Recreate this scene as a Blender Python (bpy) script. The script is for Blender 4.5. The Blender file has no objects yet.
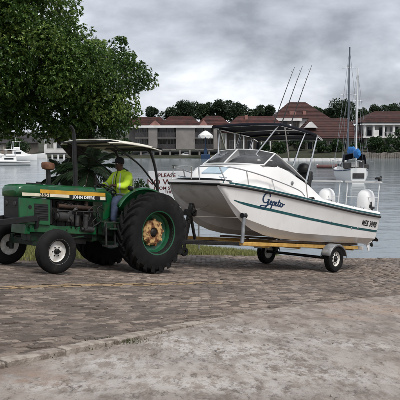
import bpy, bmesh, math, random
import numpy as np
from mathutils import Vector, Matrix, noise as mnoise

random.seed(7)
rng = np.random.default_rng(11)
SC = bpy.context.scene
COL = SC.collection

# ------------------------------------------------------------------ camera
F = 700.0                      # focal length in photograph pixels (400 px wide)
CAMZ = 4.5                     # metres above the water
PITCH = math.atan(64.0 / F)
cam_d = bpy.data.cameras.new("camera")
cam_d.sensor_width = 36.0
cam_d.lens = 36.0 * F / 400.0
cam_d.clip_start = 0.1
cam_d.clip_end = 6000.0
cam = bpy.data.objects.new("camera", cam_d)
COL.objects.link(cam)
cam.location = (0, 0, CAMZ)
cam.rotation_euler = (math.pi / 2 - PITCH, 0, 0)
SC.camera = cam

# ------------------------------------------------------------------ sky
SUN_EL, SUN_AZ = math.radians(56), math.radians(148)   # azimuth clockwise from +Y
world = bpy.data.worlds.new("World")
SC.world = world
world.use_nodes = True
nt = world.node_tree
nt.nodes.clear()
def wn(t, **k):
    n = nt.nodes.new(t)
    for a, b in k.items():
        setattr(n, a, b)
    return n
L = nt.links.new
w_out = wn("ShaderNodeOutputWorld")
w_bg = wn("ShaderNodeBackground")
w_bg.inputs[1].default_value = 0.10
L(w_bg.outputs[0], w_out.inputs[0])
sky = wn("ShaderNodeTexSky", sky_type='NISHITA')
sky.sun_disc = False
sky.sun_elevation = SUN_EL
sky.sun_rotation = SUN_AZ
sky.dust_density = 3.0
w_tc = wn("ShaderNodeTexCoord")
w_sep = wn("ShaderNodeSeparateXYZ")
L(w_tc.outputs["Generated"], w_sep.inputs[0])
w_add = wn("ShaderNodeMath", operation='ADD')
L(w_sep.outputs[2], w_add.inputs[0]); w_add.inputs[1].default_value = 0.55
w_max = wn("ShaderNodeMath", operation='MAXIMUM')
L(w_add.outputs[0], w_max.inputs[0]); w_max.inputs[1].default_value = 0.25
w_div = wn("ShaderNodeVectorMath", operation='DIVIDE')
w_cmb = wn("ShaderNodeCombineXYZ")
for i in range(3):
    L(w_max.outputs[0], w_cmb.inputs[i])
L(w_tc.outputs["Generated"], w_div.inputs[0]); L(w_cmb.outputs[0], w_div.inputs[1])
def wnoise(scale, detail, rough, off, dist=0.0):
    m = wn("ShaderNodeMapping")
    m.inputs["Location"].default_value = off
    m.inputs["Scale"].default_value = (1.0, 1.0, 1.6)
    L(w_div.outputs[0], m.inputs[0])
    n = wn("ShaderNodeTexNoise")
    n.inputs["Scale"].default_value = scale
    n.inputs["Detail"].default_value = detail
    n.inputs["Roughness"].default_value = rough
    n.inputs["Distortion"].default_value = dist
    L(m.outputs[0], n.inputs[0])
    return n
n1 = wnoise(4.6, 9, 0.55, (3.1, 1.7, 0.4), 0.15)
n2 = wnoise(2.0, 4, 0.5, (0.6, 4.2, 2.0), 0.2)
w_m = wn("ShaderNodeMix", data_type='FLOAT')
w_m.inputs[0].default_value = 0.45
L(n1.outputs[0], w_m.inputs[2]); L(n2.outputs[0], w_m.inputs[3])
w_r = wn("ShaderNodeValToRGB")
cr = w_r.color_ramp
cr.elements[0].position = 0.38; cr.elements[0].color = (1.70, 1.82, 2.08, 1)
cr.elements[1].position = 0.62; cr.elements[1].color = (5.2, 5.4, 5.75, 1)
e = cr.elements.new(0.50); e.color = (3.15, 3.33, 3.70, 1)
L(w_m.outputs[0], w_r.inputs[0])
w_mix = wn("ShaderNodeMix", data_type='RGBA')
w_mix.inputs[0].default_value = 0.93        # cloud cover over the clear sky
L(sky.outputs[0], w_mix.inputs[6]); L(w_r.outputs[0], w_mix.inputs[7])
L(w_mix.outputs[2], w_bg.inputs[0])

# ------------------------------------------------------------------ sun behind thin cloud
sun_d = bpy.data.lights.new("sun", 'SUN')
sun_d.energy = 1.5
sun_d.angle = math.radians(20)
sun_d.color = (1.0, 0.965, 0.92)
sun = bpy.data.objects.new("sun", sun_d)
COL.objects.link(sun)
_sd = Vector((math.sin(SUN_AZ) * math.cos(SUN_EL), math.cos(SUN_AZ) * math.cos(SUN_EL), math.sin(SUN_EL)))
sun.rotation_euler = (-_sd).to_track_quat('-Z', 'Y').to_euler()
sun.location = (0, -10, 40)

vs = SC.view_settings
vs.view_transform = 'Standard'
vs.look = 'None'
vs.exposure = 1.0
vs.gamma = 1.0
vs.use_curve_mapping = False
SC.cycles.use_denoising = True
SC.cycles.max_bounces = 6
SC.cycles.transparent_max_bounces = 8

# ------------------------------------------------------------------ pixel to place
def ray(px, py):
    a, b = (px - 200.0) / F, (200.0 - py) / F
    c, s = math.cos(PITCH), math.sin(PITCH)
    return Vector((a, c + b * s, -s + b * c))
GX, GY, G0 = -0.075, -0.115, 3.2625
def gz(x, y):
    """height of the slipway plane"""
    yy = np.maximum(y, -4.0) if isinstance(y, np.ndarray) else max(y, -4.0)
    hump = np.maximum(x - 3.9, 0.0) if isinstance(x, np.ndarray) else max(x - 3.9, 0.0)
    return G0 + GX * x + GY * yy + .065 * hump
def on_ground(px, py):
    r = ray(px, py)
    t = (G0 - CAMZ) / (r.z - GX * r.x - GY * r.y)
    return Vector((r.x * t, r.y * t, CAMZ + r.z * t))
def on_water(px, py):
    r = ray(px, py); t = -CAMZ / r.z
    return Vector((r.x * t, r.y * t, 0))
def at(px, py, depth):
    r = ray(px, py); t = depth / r.y
    return Vector((r.x * t, depth, CAMZ + r.z * t))

# ------------------------------------------------------------------ object helpers
def tag(o, label=None, cat=None, group=None, kind=None):
    if label: o["label"] = label
    if cat: o["category"] = cat
    if group: o["group"] = group
    if kind: o["kind"] = kind
    return o
def empty(name, mat=None, loc=None, parent=None):
    o = bpy.data.objects.new(name, None)
    COL.objects.link(o)
    o.empty_display_size = 0.2
    if mat is not None: o.matrix_world = mat
    if loc is not None: o.location = loc
    if parent is not None: o.parent = parent
    return o
def link_mesh(name, me, parent=None):
    o = bpy.data.objects.new(name, me)
    COL.objects.link(o)
    if parent is not None: o.parent = parent
    return o
def copy_tree(o, parent=None):
    c = o.copy(); COL.objects.link(c)
    if parent is not None: c.parent = parent
    for ch in list(o.children): copy_tree(ch, c)
    return c

def frame(d):
    d = Vector(d).normalized()
    a = Vector((0, 0, 1)) if abs(d.z) < 0.9 else Vector((1, 0, 0))
    u = d.cross(a).normalized()
    return u, d.cross(u).normalized()

class MB:
    def __init__(s):
        s.v = []; s.f = []; s.m = []; s.cur = 0
    def add(s, vs_, fs):
        b = len(s.v)
        s.v.extend([tuple(p) for p in vs_])
        for f in fs:
            s.f.append(tuple(i + b for i in f)); s.m.append(s.cur)
        return s
    def box(s, c, d, rot=None):
        x, y, z = d[0] / 2, d[1] / 2, d[2] / 2
        P = [Vector(p) for p in ((-x,-y,-z),(x,-y,-z),(x,y,-z),(-x,y,-z),(-x,-y,z),(x,-y,z),(x,y,z),(-x,y,z))]
        if rot is not None: P = [rot @ p for p in P]
        c = Vector(c)
        return s.add([p + c for p in P], [(3,2,1,0),(4,5,6,7),(0,1,5,4),(1,2,6,5),(2,3,7,6),(3,0,4,7)])
    def span(s, lo, hi):
        return s.box([(a + b) / 2 for a, b in zip(lo, hi)], [abs(b - a) for a, b in zip(lo, hi)])
    def beam(s, p0, p1, w, h, up=(0, 0, 1)):
        p0, p1 = Vector(p0), Vector(p1)
        d = (p1 - p0).normalized(); u = d.cross(Vector(up)).normalized(); v = u.cross(d).normalized()
        R = []
        for p in (p0, p1):
            for a, b in ((-1,-1),(1,-1),(1,1),(-1,1)):
                R.append(p + u * (a * w / 2) + v * (b * h / 2))
        return s.add(R, [(0,1,2,3),(7,6,5,4),(0,4,5,1),(1,5,6,2),(2,6,7,3),(3,7,4,0)])
    def cyl(s, p0, p1, r0, r1=None, n=14, caps=True):
        r1 = r0 if r1 is None else r1
        p0, p1 = Vector(p0), Vector(p1); u, v = frame(p1 - p0)
        R = []
        for p, r in ((p0, r0), (p1, r1)):
            for k in range(n):
                a = 2 * math.pi * k / n
                R.append(p + u * (r * math.cos(a)) + v * (r * math.sin(a)))
        fs = [(k, (k + 1) % n, n + (k + 1) % n, n + k) for k in range(n)]
        if caps: fs += [tuple(range(n))[::-1], tuple(range(n, 2 * n))]
        return s.add(R, fs)
    def tube(s, pts, r, n=8, caps=True, close=False):
        pts = [Vector(p) for p in pts]; m = len(pts)
        rs = r if isinstance(r, (list, tuple)) else [r] * m
        R = []; u = None
        for i, p in enumerate(pts):
            if close: d = pts[(i + 1) % m] - pts[i - 1]
            else: d = pts[min(i + 1, m - 1)] - pts[max(i - 1, 0)]
            d.normalize()
            if u is None: u, _ = frame(d)
            u = (u - d * u.dot(d)).normalized(); v = d.cross(u)
            for k in range(n):
                a = 2 * math.pi * k / n
                R.append(p + u * (rs[i] * math.cos(a)) + v * (rs[i] * math.sin(a)))
        fs = []
        for i in range(m if close else m - 1):
            j = (i + 1) % m
            for k in range(n):
                fs.append((i*n+k, i*n+(k+1) % n, j*n+(k+1) % n, j*n+k))
        if caps and not close: fs += [tuple(range(n))[::-1], tuple(range((m-1)*n, m*n))]
        return s.add(R, fs)
    def lathe(s, prof, c, axis, n=32, close=False):
        """prof: (radius, distance along axis)"""
        c = Vector(c); ax = Vector(axis).normalized(); u, v = frame(ax)
        R = []; m = len(prof)
        for (r, t) in prof:
            for k in range(n):
                a = 2 * math.pi * k / n
                R.append(c + ax * t + u * (r * math.cos(a)) + v * (r * math.sin(a)))
        fs = []
        for i in range(m if close else m - 1):
            j = (i + 1) % m
            for k in range(n):
                fs.append((i*n+k, i*n+(k+1) % n, j*n+(k+1) % n, j*n+k))
        if not close:
            if prof[0][0] > 1e-4: fs.append(tuple(range(n))[::-1])
            if prof[-1][0] > 1e-4: fs.append(tuple(range((m-1)*n, m*n)))
        return s.add(R, fs)
    def loft(s, secs, ring=False, cap0=False, cap1=False):
        m = len(secs); n = len(secs[0])
        fs = []
        for i in range(m - 1):
            for k in range(n if ring else n - 1):
                fs.append((i*n+k, i*n+(k+1) % n, (i+1)*n+(k+1) % n, (i+1)*n+k))
        if cap0: fs.append(tuple(range(n))[::-1])
        if cap1: fs.append(tuple(range((m-1)*n, m*n)))
        return s.add([p for q in secs for p in q], fs)
    def prism(s, poly, o, u, v, t):
        """poly (a,b) in the plane o,u,v, thickened by vector t"""
        o, u, v, t = Vector(o), Vector(u), Vector(v), Vector(t)
        n = len(poly)
        A = [o + u * a + v * b for a, b in poly]
        fs = [tuple(range(n))[::-1], tuple(range(n, 2*n))] + [(k, (k+1) % n, n+(k+1) % n, n+k) for k in range(n)]
        return s.add(A + [p + t for p in A], fs)
    def mesh(s, name, mats, smooth=35, recalc=True):
        me = bpy.data.meshes.new(name)
        me.from_pydata(s.v, [], s.f)
        mats = mats if isinstance(mats, (list, tuple)) else [mats]
        for m in mats: me.materials.append(m)
        if any(s.m): me.polygons.foreach_set("material_index", s.m)
        if recalc:
            bm = bmesh.new(); bm.from_mesh(me)
            bmesh.ops.remove_doubles(bm, verts=bm.verts, dist=1e-5)
            bmesh.ops.recalc_face_normals(bm, faces=bm.faces)
            bm.to_mesh(me); bm.free()
        if smooth is not None:
            me.polygons.foreach_set("use_smooth", [True] * len(me.polygons))
            me.set_sharp_from_angle(angle=math.radians(smooth))
        me.update()
        return me
    def build(s, name, mats, parent=None, smooth=35, bevel=0, label=None, solid=0):
        o = link_mesh(name, s.mesh(name, mats, smooth), parent)
        if solid:
            m = o.modifiers.new("thickness", 'SOLIDIFY'); m.thickness = solid; m.offset = 0
        if bevel:
            m = o.modifiers.new("bevel", 'BEVEL'); m.width = bevel; m.segments = 2
            m.limit_method = 'ANGLE'; m.angle_limit = math.radians(40)
        if label: o["label"] = label
        return o

def catmull(pts, n=6):
    P = [Vector(p) for p in pts]
    P = [P[0] * 2 - P[1]] + P + [P[-1] * 2 - P[-2]]
    out = []
    for i in range(1, len(P) - 2):
        a, b, c, d = P[i-1], P[i], P[i+1], P[i+2]
        for k in range(n):
            t = k / n
            out.append(0.5 * ((2*b) + (c-a)*t + (2*a-5*b+4*c-d)*t*t + (3*b-a-3*c+d)*t*t*t))
    out.append(P[-2].copy())
    return out
def lerp_tab(tab, x):
    if x <= tab[0][0]: return tab[0][1]
    for (a, b), (c, d) in zip(tab, tab[1:]):
        if x <= c: return b + (d - b) * (x - a) / (c - a)
    return tab[-1][1]
def hexv(i, j, s=0):
    h = (i.astype(np.int64) * 374761393 + j.astype(np.int64) * 668265263 + s * 974711) & 0x7fffffff
    h = ((h ^ (h >> 13)) * 1274126177) & 0x7fffffff
    return ((h ^ (h >> 16)) & 0xffff) / 65535.0
def vnoise(x, y, s=0):
    i, j = np.floor(x), np.floor(y); u, v = x - i, y - j
    u, v = u*u*(3-2*u), v*v*(3-2*v)
    a, b, c, d = hexv(i, j, s), hexv(i+1, j, s), hexv(i, j+1, s), hexv(i+1, j+1, s)
    return a + (b-a)*u + (c-a)*v + (a-b-c+d)*u*v
def fbm(x, y, o=4, s=0):
    r = 0; a = 0.5; f = 1
    for k in range(o):
        r = r + a * vnoise(x*f, y*f, s+k); a *= 0.5; f *= 2.03
    return r

# ------------------------------------------------------------------ materials
def mat(name, c1, c2=None, scale=4.0, rough=0.5, metal=0.0, bump=0.0, bscale=40.0, coat=0.0, spec=0.5,
        lo=0.4, hi=0.62, dirt=None, dscale=2.0, dlo=0.5, dhi=0.7, rvar=0.0, trans=0.0, ior=1.45, world_co=False, detail=6):
    m = bpy.data.materials.new(name); m.use_nodes = True
    t = m.node_tree; b = t.nodes["Principled BSDF"]
    b.inputs["Base Color"].default_value = (*c1, 1)
    b.inputs["Roughness"].default_value = rough
    b.inputs["Metallic"].default_value = metal
    b.inputs["Coat Weight"].default_value = coat
    b.inputs["Coat Roughness"].default_value = 0.12
    b.inputs["Specular IOR Level"].default_value = spec
    b.inputs["Transmission Weight"].default_value = trans
    b.inputs["IOR"].default_value = ior
    lk = t.links.new
    def N(ty): return t.nodes.new(ty)
    co = None
    def coord():
        nonlocal co
        if co is None:
            if world_co: co = N("ShaderNodeNewGeometry").outputs["Position"]
            else: co = N("ShaderNodeTexCoord").outputs["Object"]
        return co
    def tex(sc, det=6, ro=0.55):
        n = N("ShaderNodeTexNoise"); n.inputs["Scale"].default_value = sc
        n.inputs["Detail"].default_value = det; n.inputs["Roughness"].default_value = ro
        lk(coord(), n.inputs["Vector"]); return n.outputs[0]
    def rng_(src, a, b_):
        n = N("ShaderNodeMapRange"); n.interpolation_type = 'SMOOTHSTEP'
        n.inputs[1].default_value = a; n.inputs[2].default_value = b_
        lk(src, n.inputs[0]); return n.outputs[0]
    def mix(f, a, b_):
        n = N("ShaderNodeMix"); n.data_type = 'RGBA'
        lk(f, n.inputs[0])
        for s_, i in ((a, 6), (b_, 7)):
            if isinstance(s_, tuple): n.inputs[i].default_value = (*s_, 1)
            else: lk(s_, n.inputs[i])
        return n.outputs[2]
    col = c1
    if c2 is not None: col = mix(rng_(tex(scale, detail), lo, hi), c1, c2)
    if dirt is not None: col = mix(rng_(tex(dscale, 8, 0.65), dlo, dhi), col, dirt)
    if not isinstance(col, tuple): lk(col, b.inputs["Base Color"])
    if rvar:
        n = N("ShaderNodeMapRange"); lk(tex(scale * 1.7), n.inputs[0])
        n.inputs[1].default_value = 0.3; n.inputs[2].default_value = 0.7
        n.inputs[3].default_value = max(0.02, rough - rvar); n.inputs[4].default_value = min(1, rough + rvar)
        lk(n.outputs[0], b.inputs["Roughness"])
    if bump:
        n = N("ShaderNodeBump"); n.inputs["Strength"].default_value = bump; n.inputs["Distance"].default_value = 0.02
        lk(tex(bscale, 8, 0.6), n.inputs["Height"]); lk(n.outputs[0], b.inputs["Normal"])
    m["tree"] = 1
    return m
def nodes_of(m):
    t = m.node_tree
    return t, t.nodes["Principled BSDF"], t.links.new

MT = {}
MT['green'] = mat('green_paint', (.004,.072,.022), (.006,.092,.030), 3, .32, coat=.5, dirt=(.045,.048,.030), dscale=4, dlo=.50, dhi=.74, rvar=.18)
MT['green_dirty'] = mat('greasy_green', (.003,.026,.010), (.005,.007,.005), 7, .5, dirt=(.03,.024,.018), dscale=11, rvar=.15, bump=.2)
MT['grease'] = mat('greasy_iron', (.007,.007,.007), (.016,.014,.012), 9, .5, metal=.3, bump=.3, bscale=60, rvar=.2)
MT['yellow'] = mat('yellow_stripe', (.62,.34,.028), (.52,.27,.03), 6, .4, coat=.3)
MT['cream'] = mat('cream_stripe', (.72,.66,.50), (.62,.56,.42), 9, .45)
MT['black'] = mat('black_paint', (.008,.008,.009), (.013,.012,.012), 8, .42, rvar=.1)
MT['letter_white'] = mat('letter_white', (.8,.8,.78), None, rough=.5)
MT['rubber'] = mat('tyre_rubber', (.0045,.0045,.0045), (.008,.0076,.0072), 6, .78, bump=.15, bscale=90, dirt=(.035,.029,.024), dscale=3.5, dlo=.56, dhi=.82, spec=.3)
MT['rim_green'] = mat('rim_green', (.005,.085,.036), (.006,.06,.026), 8, .4, coat=.3, dirt=(.09,.07,.05), dscale=9, dlo=.6, dhi=.8)
MT['rust'] = mat('rusty_cream_hub', (.52,.33,.14), (.13,.045,.016), 8, .75, bump=.3, bscale=50, lo=.43, hi=.60, detail=8)
MT['rim_white'] = mat('white_wheel', (.72,.71,.68), (.55,.52,.47), 12, .45, dirt=(.2,.16,.12), dscale=14, dlo=.58, dhi=.75)
MT['canopy_top'] = mat('cream_canopy', (.66,.64,.56), (.55,.52,.44), 5, .6, dirt=(.3,.27,.2), dscale=6, dlo=.55, dhi=.8)
MT['rust_bowl'] = mat('rusty_bowl', (.11,.042,.022), (.17,.08,.04), 14, .7)
MT['rust_dark'] = mat('dark_rusty_iron', (.030,.016,.011), (.05,.028,.018), 14, .75)
MT['iron'] = mat('dull_iron', (.035,.035,.036), (.06,.058,.055), 10, .5, metal=.4)
MT['vinyl'] = mat('black_vinyl', (.014,.014,.015), None, rough=.55)
MT['glass_lamp'] = mat('lamp_glass', (.6,.6,.58), None, rough=.15, spec=.8)
MT['gel'] = mat('white_gelcoat', (.80,.79,.77), (.76,.745,.72), 1.6, .28, coat=.6, dirt=(.68,.655,.61), dscale=2.2, dlo=.55, dhi=.9)
MT['gel_hull'] = mat('weathered_hull_gelcoat', (.80,.79,.775), (.76,.745,.725), 1.6, .26, coat=.6)
def streaks(m, col, a, b_, amt):
    t = m.node_tree; b = t.nodes["Principled BSDF"]; N = t.nodes.new; lk = t.links.new
    src = b.inputs["Base Color"].links[0].from_socket
    tc = N("ShaderNodeTexCoord"); mp = N("ShaderNodeMapping"); mp.inputs["Scale"].default_value = (7, 7, .9); lk(tc.outputs["Object"], mp.inputs[0])
    n = N("ShaderNodeTexNoise"); n.inputs["Scale"].default_value = 1.6; n.inputs["Detail"].default_value = 9; n.inputs["Roughness"].default_value = .68; lk(mp.outputs[0], n.inputs[0])
    r = N("ShaderNodeMapRange"); r.interpolation_type = 'SMOOTHSTEP'; lk(n.outputs[0], r.inputs[0])
    for i, v in zip((1,2,3,4), (a, b_, 0, amt)): r.inputs[i].default_value = v
    x = N("ShaderNodeMix"); x.data_type = 'RGBA'; lk(r.outputs[0], x.inputs[0]); lk(src, x.inputs[6]); x.inputs[7].default_value = (*col, 1)
    lk(x.outputs[2], b.inputs["Base Color"])
streaks(MT['gel_hull'], (.58,.55,.50), .52, .80, .5)
streaks(MT['green'], (.02,.035,.018), .52, .74, .7)
MT['gel_under'] = mat('shaded_tunnel_gelcoat', (.66,.65,.64), (.60,.59,.58), 2, .45, dirt=(.50,.48,.46), dscale=3.5)  # white gelcoat greyed, so the shade under the bow is in the colour
MT['teal'] = mat('teal_stripe', (.010,.070,.080), (.014,.088,.098), 8, .35)
MT['deck_blue'] = mat('pale_blue_deck', (.36,.46,.53), (.42,.52,.58), 8, .6)
MT['navy'] = mat('navy_canvas', (.007,.009,.018), (.010,.012,.023), 5, .85, bump=.15, bscale=200)
MT['steel'] = mat('stainless', (.62,.62,.62), None, rough=.2, metal=1)
MT['alu'] = mat('white_aluminium', (.74,.74,.73), None, rough=.3, metal=.25)
MT['name_blue'] = mat('name_blue', (.012,.035,.085), None, rough=.4)
MT['tinted'] = mat('tinted_acrylic', (.14,.145,.15), (.22,.225,.23), 3, rough=.10, spec=.9, trans=.6, ior=1.25)
MT['cowl'] = mat('white_cowling', (.80,.80,.79), None, rough=.25, coat=.6)
MT['grey_metal'] = mat('galvanised', (.36,.37,.38), (.26,.27,.28), 9, .45, metal=.6, rvar=.1)
MT['trailer_y'] = mat('ochre_trailer_paint', (.56,.34,.09), (.44,.25,.06), 7, .5, dirt=(.2,.1,.04), dscale=9, dlo=.58, dhi=.74)
MT['wood'] = mat('bunk_timber', (.16,.11,.07), (.1,.07,.05), 12, .8)
MT['rope'] = mat('rope', (.25,.23,.2), None, rough=.9)
# ================================================================== SETTING
def polyline_eval(P, ds):
    P = [Vector(p) for p in P]; out = []
    for a, b in zip(P, P[1:]):
        n = max(1, int((b - a).length / ds))
        for k in range(n): out.append(a.lerp(b, k / n))
    out.append(P[-1]); return out
# edge between the concrete apron and the brick paving, left to right
KERB = [(-7.2, -4.0), (-4.1, 1.2)] + [tuple(on_ground(*p).xy) for p in ((0,363.5),(60,352),(100,344),(150,333),(200,323),(262,311.5),(330,303),(400,296))] + [(7.2, 15.2), (12.0, 19.0), (20, 25)]
# edge between the slipway and the grass bank
EDGE = [(-18, -4), (-11, 5), (-7, 10), (-3.6, 14.9), (-1.7, 18.9), (0, 22.2), (1.7, 23.7), (2.8, 25.2), (3.8, 27.5), (4.6, 31)]
def y_of(P, x):
    return np.interp(x, [p[0] for p in P], [p[1] for p in P])
def in_grass(x, y):   # left of the ramp edge
    return y > y_of(EDGE, x)
def in_apron(x, y):
    return y < y_of(KERB, x)

# ---- materials of the ground
def m_soil():
    m = mat('bank_soil', (.10,.085,.055), (.085,.10,.04), 1.2, .95, bump=.5, bscale=9, dirt=(.16,.14,.09), dscale=3, world_co=True)
    return m
def m_brick():
    m = bpy.data.materials.new('worn_brick'); m.use_nodes = True
    t, b, lk = nodes_of(m); N = t.nodes.new
    pos = N("ShaderNodeNewGeometry").outputs["Position"]
    at_ = N("ShaderNodeAttribute"); at_.attribute_name = "rnd"
    oi = N("ShaderNodeObjectInfo")
    ad = N("ShaderNodeMath"); ad.operation = 'ADD'; lk(at_.outputs["Fac"], ad.inputs[0]); lk(oi.outputs["Random"], ad.inputs[1])
    fr = N("ShaderNodeMath"); fr.operation = 'FRACT'; lk(ad.outputs[0], fr.inputs[0])
    r = N("ShaderNodeValToRGB"); lk(fr.outputs[0], r.inputs[0])
    els = r.color_ramp.elements
    els[0].position = 0; els[0].color = (.085,.062,.048,1)
    els[1].position = 1; els[1].color = (.33,.265,.215,1)
    e = els.new(.3); e.color = (.150,.113,.089,1)
    e = els.new(.62); e.color = (.215,.166,.133,1)
    def noise(sc, det, ro=.6):
        n = N("ShaderNodeTexNoise"); n.inputs["Scale"].default_value = sc; n.inputs["Detail"].default_value = det
        n.inputs["Roughness"].default_value = ro; lk(pos, n.inputs[0]); return n.outputs[0]
    def mr(s, a, c, d=0., e=1.):
        n = N("ShaderNodeMapRange"); n.interpolation_type = 'SMOOTHSTEP'; lk(s, n.inputs[0])
        for i, v in zip((1,2,3,4), (a,c,d,e)): n.inputs[i].default_value = v
        return n.outputs[0]
    def mix(f, a, c):
        n = N("ShaderNodeMix"); n.data_type = 'RGBA'; lk(f, n.inputs[0])
        for s_, i in ((a,6),(c,7)):
            if isinstance(s_, tuple): n.inputs[i].default_value = (*s_,1)
            else: lk(s_, n.inputs[i])
        return n.outputs[2]
    c = mix(mr(noise(.55, 6, .65), .42, .68, 0, .7), r.outputs[0], (.070,.051,.039))      # damp, darker stretches
    c = mix(mr(noise(2.6, 10, .75), .54, .72, 0, .7), c, (.32,.275,.235))                    # dried silt
    c = mix(mr(noise(26, 8, .75), .50, .66, 0, .75), c, (.04,.031,.026))
    c = mix(mr(noise(60, 6, .7), .56, .70, 0, .55), c, (.30,.27,.245))
    lk(c, b.inputs["Base Color"])
    lk(mr(noise(.8, 5), .4, .65, .85, .42), b.inputs["Roughness"])
    bp = N("ShaderNodeBump"); bp.inputs["Strength"].default_value = .9; bp.inputs["Distance"].default_value = .02
    lk(noise(38, 9, .7), bp.inputs["Height"]); lk(bp.outputs[0], b.inputs["Normal"])
    return m
def m_concrete():
    m = bpy.data.materials.new('weathered_concrete'); m.use_nodes = True
    t, b, lk = nodes_of(m); N = t.nodes.new
    pos0 = N("ShaderNodeNewGeometry").outputs["Position"]
    def noise(sc, det, ro=.6, st=(1,1,1), rot=0, dist=0):
        mp = N("ShaderNodeMapping"); mp.inputs["Scale"].default_value = st; mp.inputs["Rotation"].default_value = (0,0,rot)
        lk(pos0, mp.inputs[0])
        n = N("ShaderNodeTexNoise"); n.inputs["Scale"].default_value = sc; n.inputs["Detail"].default_value = det
        n.inputs["Roughness"].default_value = ro; n.inputs["Distortion"].default_value = dist
        lk(mp.outputs[0], n.inputs[0]); return n.outputs[0]
    def mr(s, a, c, d=0., e=1.):
        n = N("ShaderNodeMapRange"); n.interpolation_type = 'SMOOTHSTEP'; lk(s, n.inputs[0])
        for i, v in zip((1,2,3,4), (a,c,d,e)): n.inputs[i].default_value = v
        return n.outputs[0]
    def mix(f, a, c):
        n = N("ShaderNodeMix"); n.data_type = 'RGBA'; lk(f, n.inputs[0])
        for s_, i in ((a,6),(c,7)):
            if isinstance(s_, tuple): n.inputs[i].default_value = (*s_,1)
            else: lk(s_, n.inputs[i])
        return n.outputs[2]
    at_ = N("ShaderNodeAttribute"); at_.attribute_name = "pale"
    at2 = N("ShaderNodeAttribute"); at2.attribute_name = "sand"
    streak = noise(5, 9, .68, (1, .3, 1), math.radians(-46))
    c = mix(mr(noise(1.6, 10, .7), .38, .64), (.185,.146,.118), (.33,.28,.238))
    c = mix(mr(streak, .46, .60, 0, .6), c, (.42,.37,.33))
    pal = N("ShaderNodeMath"); pal.operation = 'MULTIPLY'
    lk(mr(noise(9, 12, .80, (1,.5,1), math.radians(-46)), .44, .56), pal.inputs[0]); lk(at_.outputs["Fac"], pal.inputs[1])
    c = mix(pal.outputs[0], c, (.60,.565,.53))
    san = N("ShaderNodeMath"); san.operation = 'MULTIPLY'
    lk(mr(noise(5, 9, .72), .38, .58), san.inputs[0]); lk(at2.outputs["Fac"], san.inputs[1])
    c = mix(san.outputs[0], c, (.33,.235,.175))
    c = mix(mr(noise(11, 10, .75, (1,.45,1), math.radians(-46)), .52, .65, 0, .85), c, (.095,.072,.056))
    c = mix(mr(noise(30, 8, .7), .52, .7, 0, .5), c, (.36,.315,.275))
    c = mix(mr(noise(55, 8, .75), .55, .68, 0, .7), c, (.11,.092,.078))
    # hairline cracks
    wp = N("ShaderNodeTexNoise"); wp.inputs["Scale"].default_value = 2.2; wp.inputs["Detail"].default_value = 6; lk(pos0, wp.inputs[0])
    vm = N("ShaderNodeVectorMath"); vm.operation = 'SCALE'; vm.inputs[3].default_value = .55; lk(wp.outputs["Color"], vm.inputs[0])
    va_ = N("ShaderNodeVectorMath"); va_.operation = 'ADD'; lk(pos0, va_.inputs[0]); lk(vm.outputs[0], va_.inputs[1])
    vo = N("ShaderNodeTexVoronoi"); vo.feature = 'DISTANCE_TO_EDGE'; vo.inputs["Scale"].default_value = .62; lk(va_.outputs[0], vo.inputs["Vector"])
    ck = N("ShaderNodeMath"); ck.operation = 'MULTIPLY'; lk(mr(vo.outputs["Distance"], .001, .0048, .85, 0.), ck.inputs[0]); lk(mr(noise(1.7, 3), .50, .64), ck.inputs[1])
    c = mix(ck.outputs[0], c, (.045,.036,.03))
    lk(c, b.inputs["Base Color"])
    lk(mr(noise(1.1, 5), .35, .65, .9, .55), b.inputs["Roughness"])
    bp = N("ShaderNodeBump"); bp.inputs["Strength"].default_value = .9; bp.inputs["Distance"].default_value = .02
    ad = N("ShaderNodeMath"); ad.operation = 'ADD'
    lk(noise(26, 10, .72), ad.inputs[0]); lk(noise(5, 6, .6, (1,.3,1), math.radians(-50)), ad.inputs[1])
    lk(ad.outputs[0], bp.inputs["Height"]); lk(bp.outputs[0], b.inputs["Normal"])
    return m
def m_water():
    m = bpy.data.materials.new('lagoon_water'); m.use_nodes = True
    t, b, lk = nodes_of(m); N = t.nodes.new
    b.inputs["Base Color"].default_value = (.17,.20,.215,1)
    b.inputs["Roughness"].default_value = .10
    b.inputs["IOR"].default_value = 1.33
    pos = N("ShaderNodeNewGeometry").outputs["Position"]
    def noise(sc, det, st):
        mp = N("ShaderNodeMapping"); mp.inputs["Scale"].default_value = st; lk(pos, mp.inputs[0])
        n = N("ShaderNodeTexNoise"); n.inputs["Scale"].default_value = sc; n.inputs["Detail"].default_value = det
        n.inputs["Roughness"].default_value = .6; lk(mp.outputs[0], n.inputs[0]); return n.outputs[0]
    b1 = N("ShaderNodeBump"); b1.inputs["Strength"].default_value = .26; b1.inputs["Distance"].default_value = .07
    lk(noise(1.5, 6, (.8, 1.3, 1)), b1.inputs["Height"])
    b2 = N("ShaderNodeBump"); b2.inputs["Strength"].default_value = .25; b2.inputs["Distance"].default_value = .4
    lk(noise(.22, 4, (.7, 1.4, 1)), b2.inputs["Height"]); lk(b2.outputs[0], b1.inputs["Normal"])
    lk(b1.outputs[0], b.inputs["Normal"])
    return m
def m_grass(name, a, c, r=.7):
    m = bpy.data.materials.new(name); m.use_nodes = True
    t, b, lk = nodes_of(m); N = t.nodes.new
    at_ = N("ShaderNodeAttribute"); at_.attribute_name = "rnd"
    rp = N("ShaderNodeValToRGB"); lk(at_.outputs["Fac"], rp.inputs[0])
    rp.color_ramp.elements[0].color = (*a, 1); rp.color_ramp.elements[1].color = (*c, 1)
    lk(rp.outputs[0], b.inputs["Base Color"]); b.inputs["Roughness"].default_value = r
    b.inputs["Subsurface Weight"].default_value = 0
    return m
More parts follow.
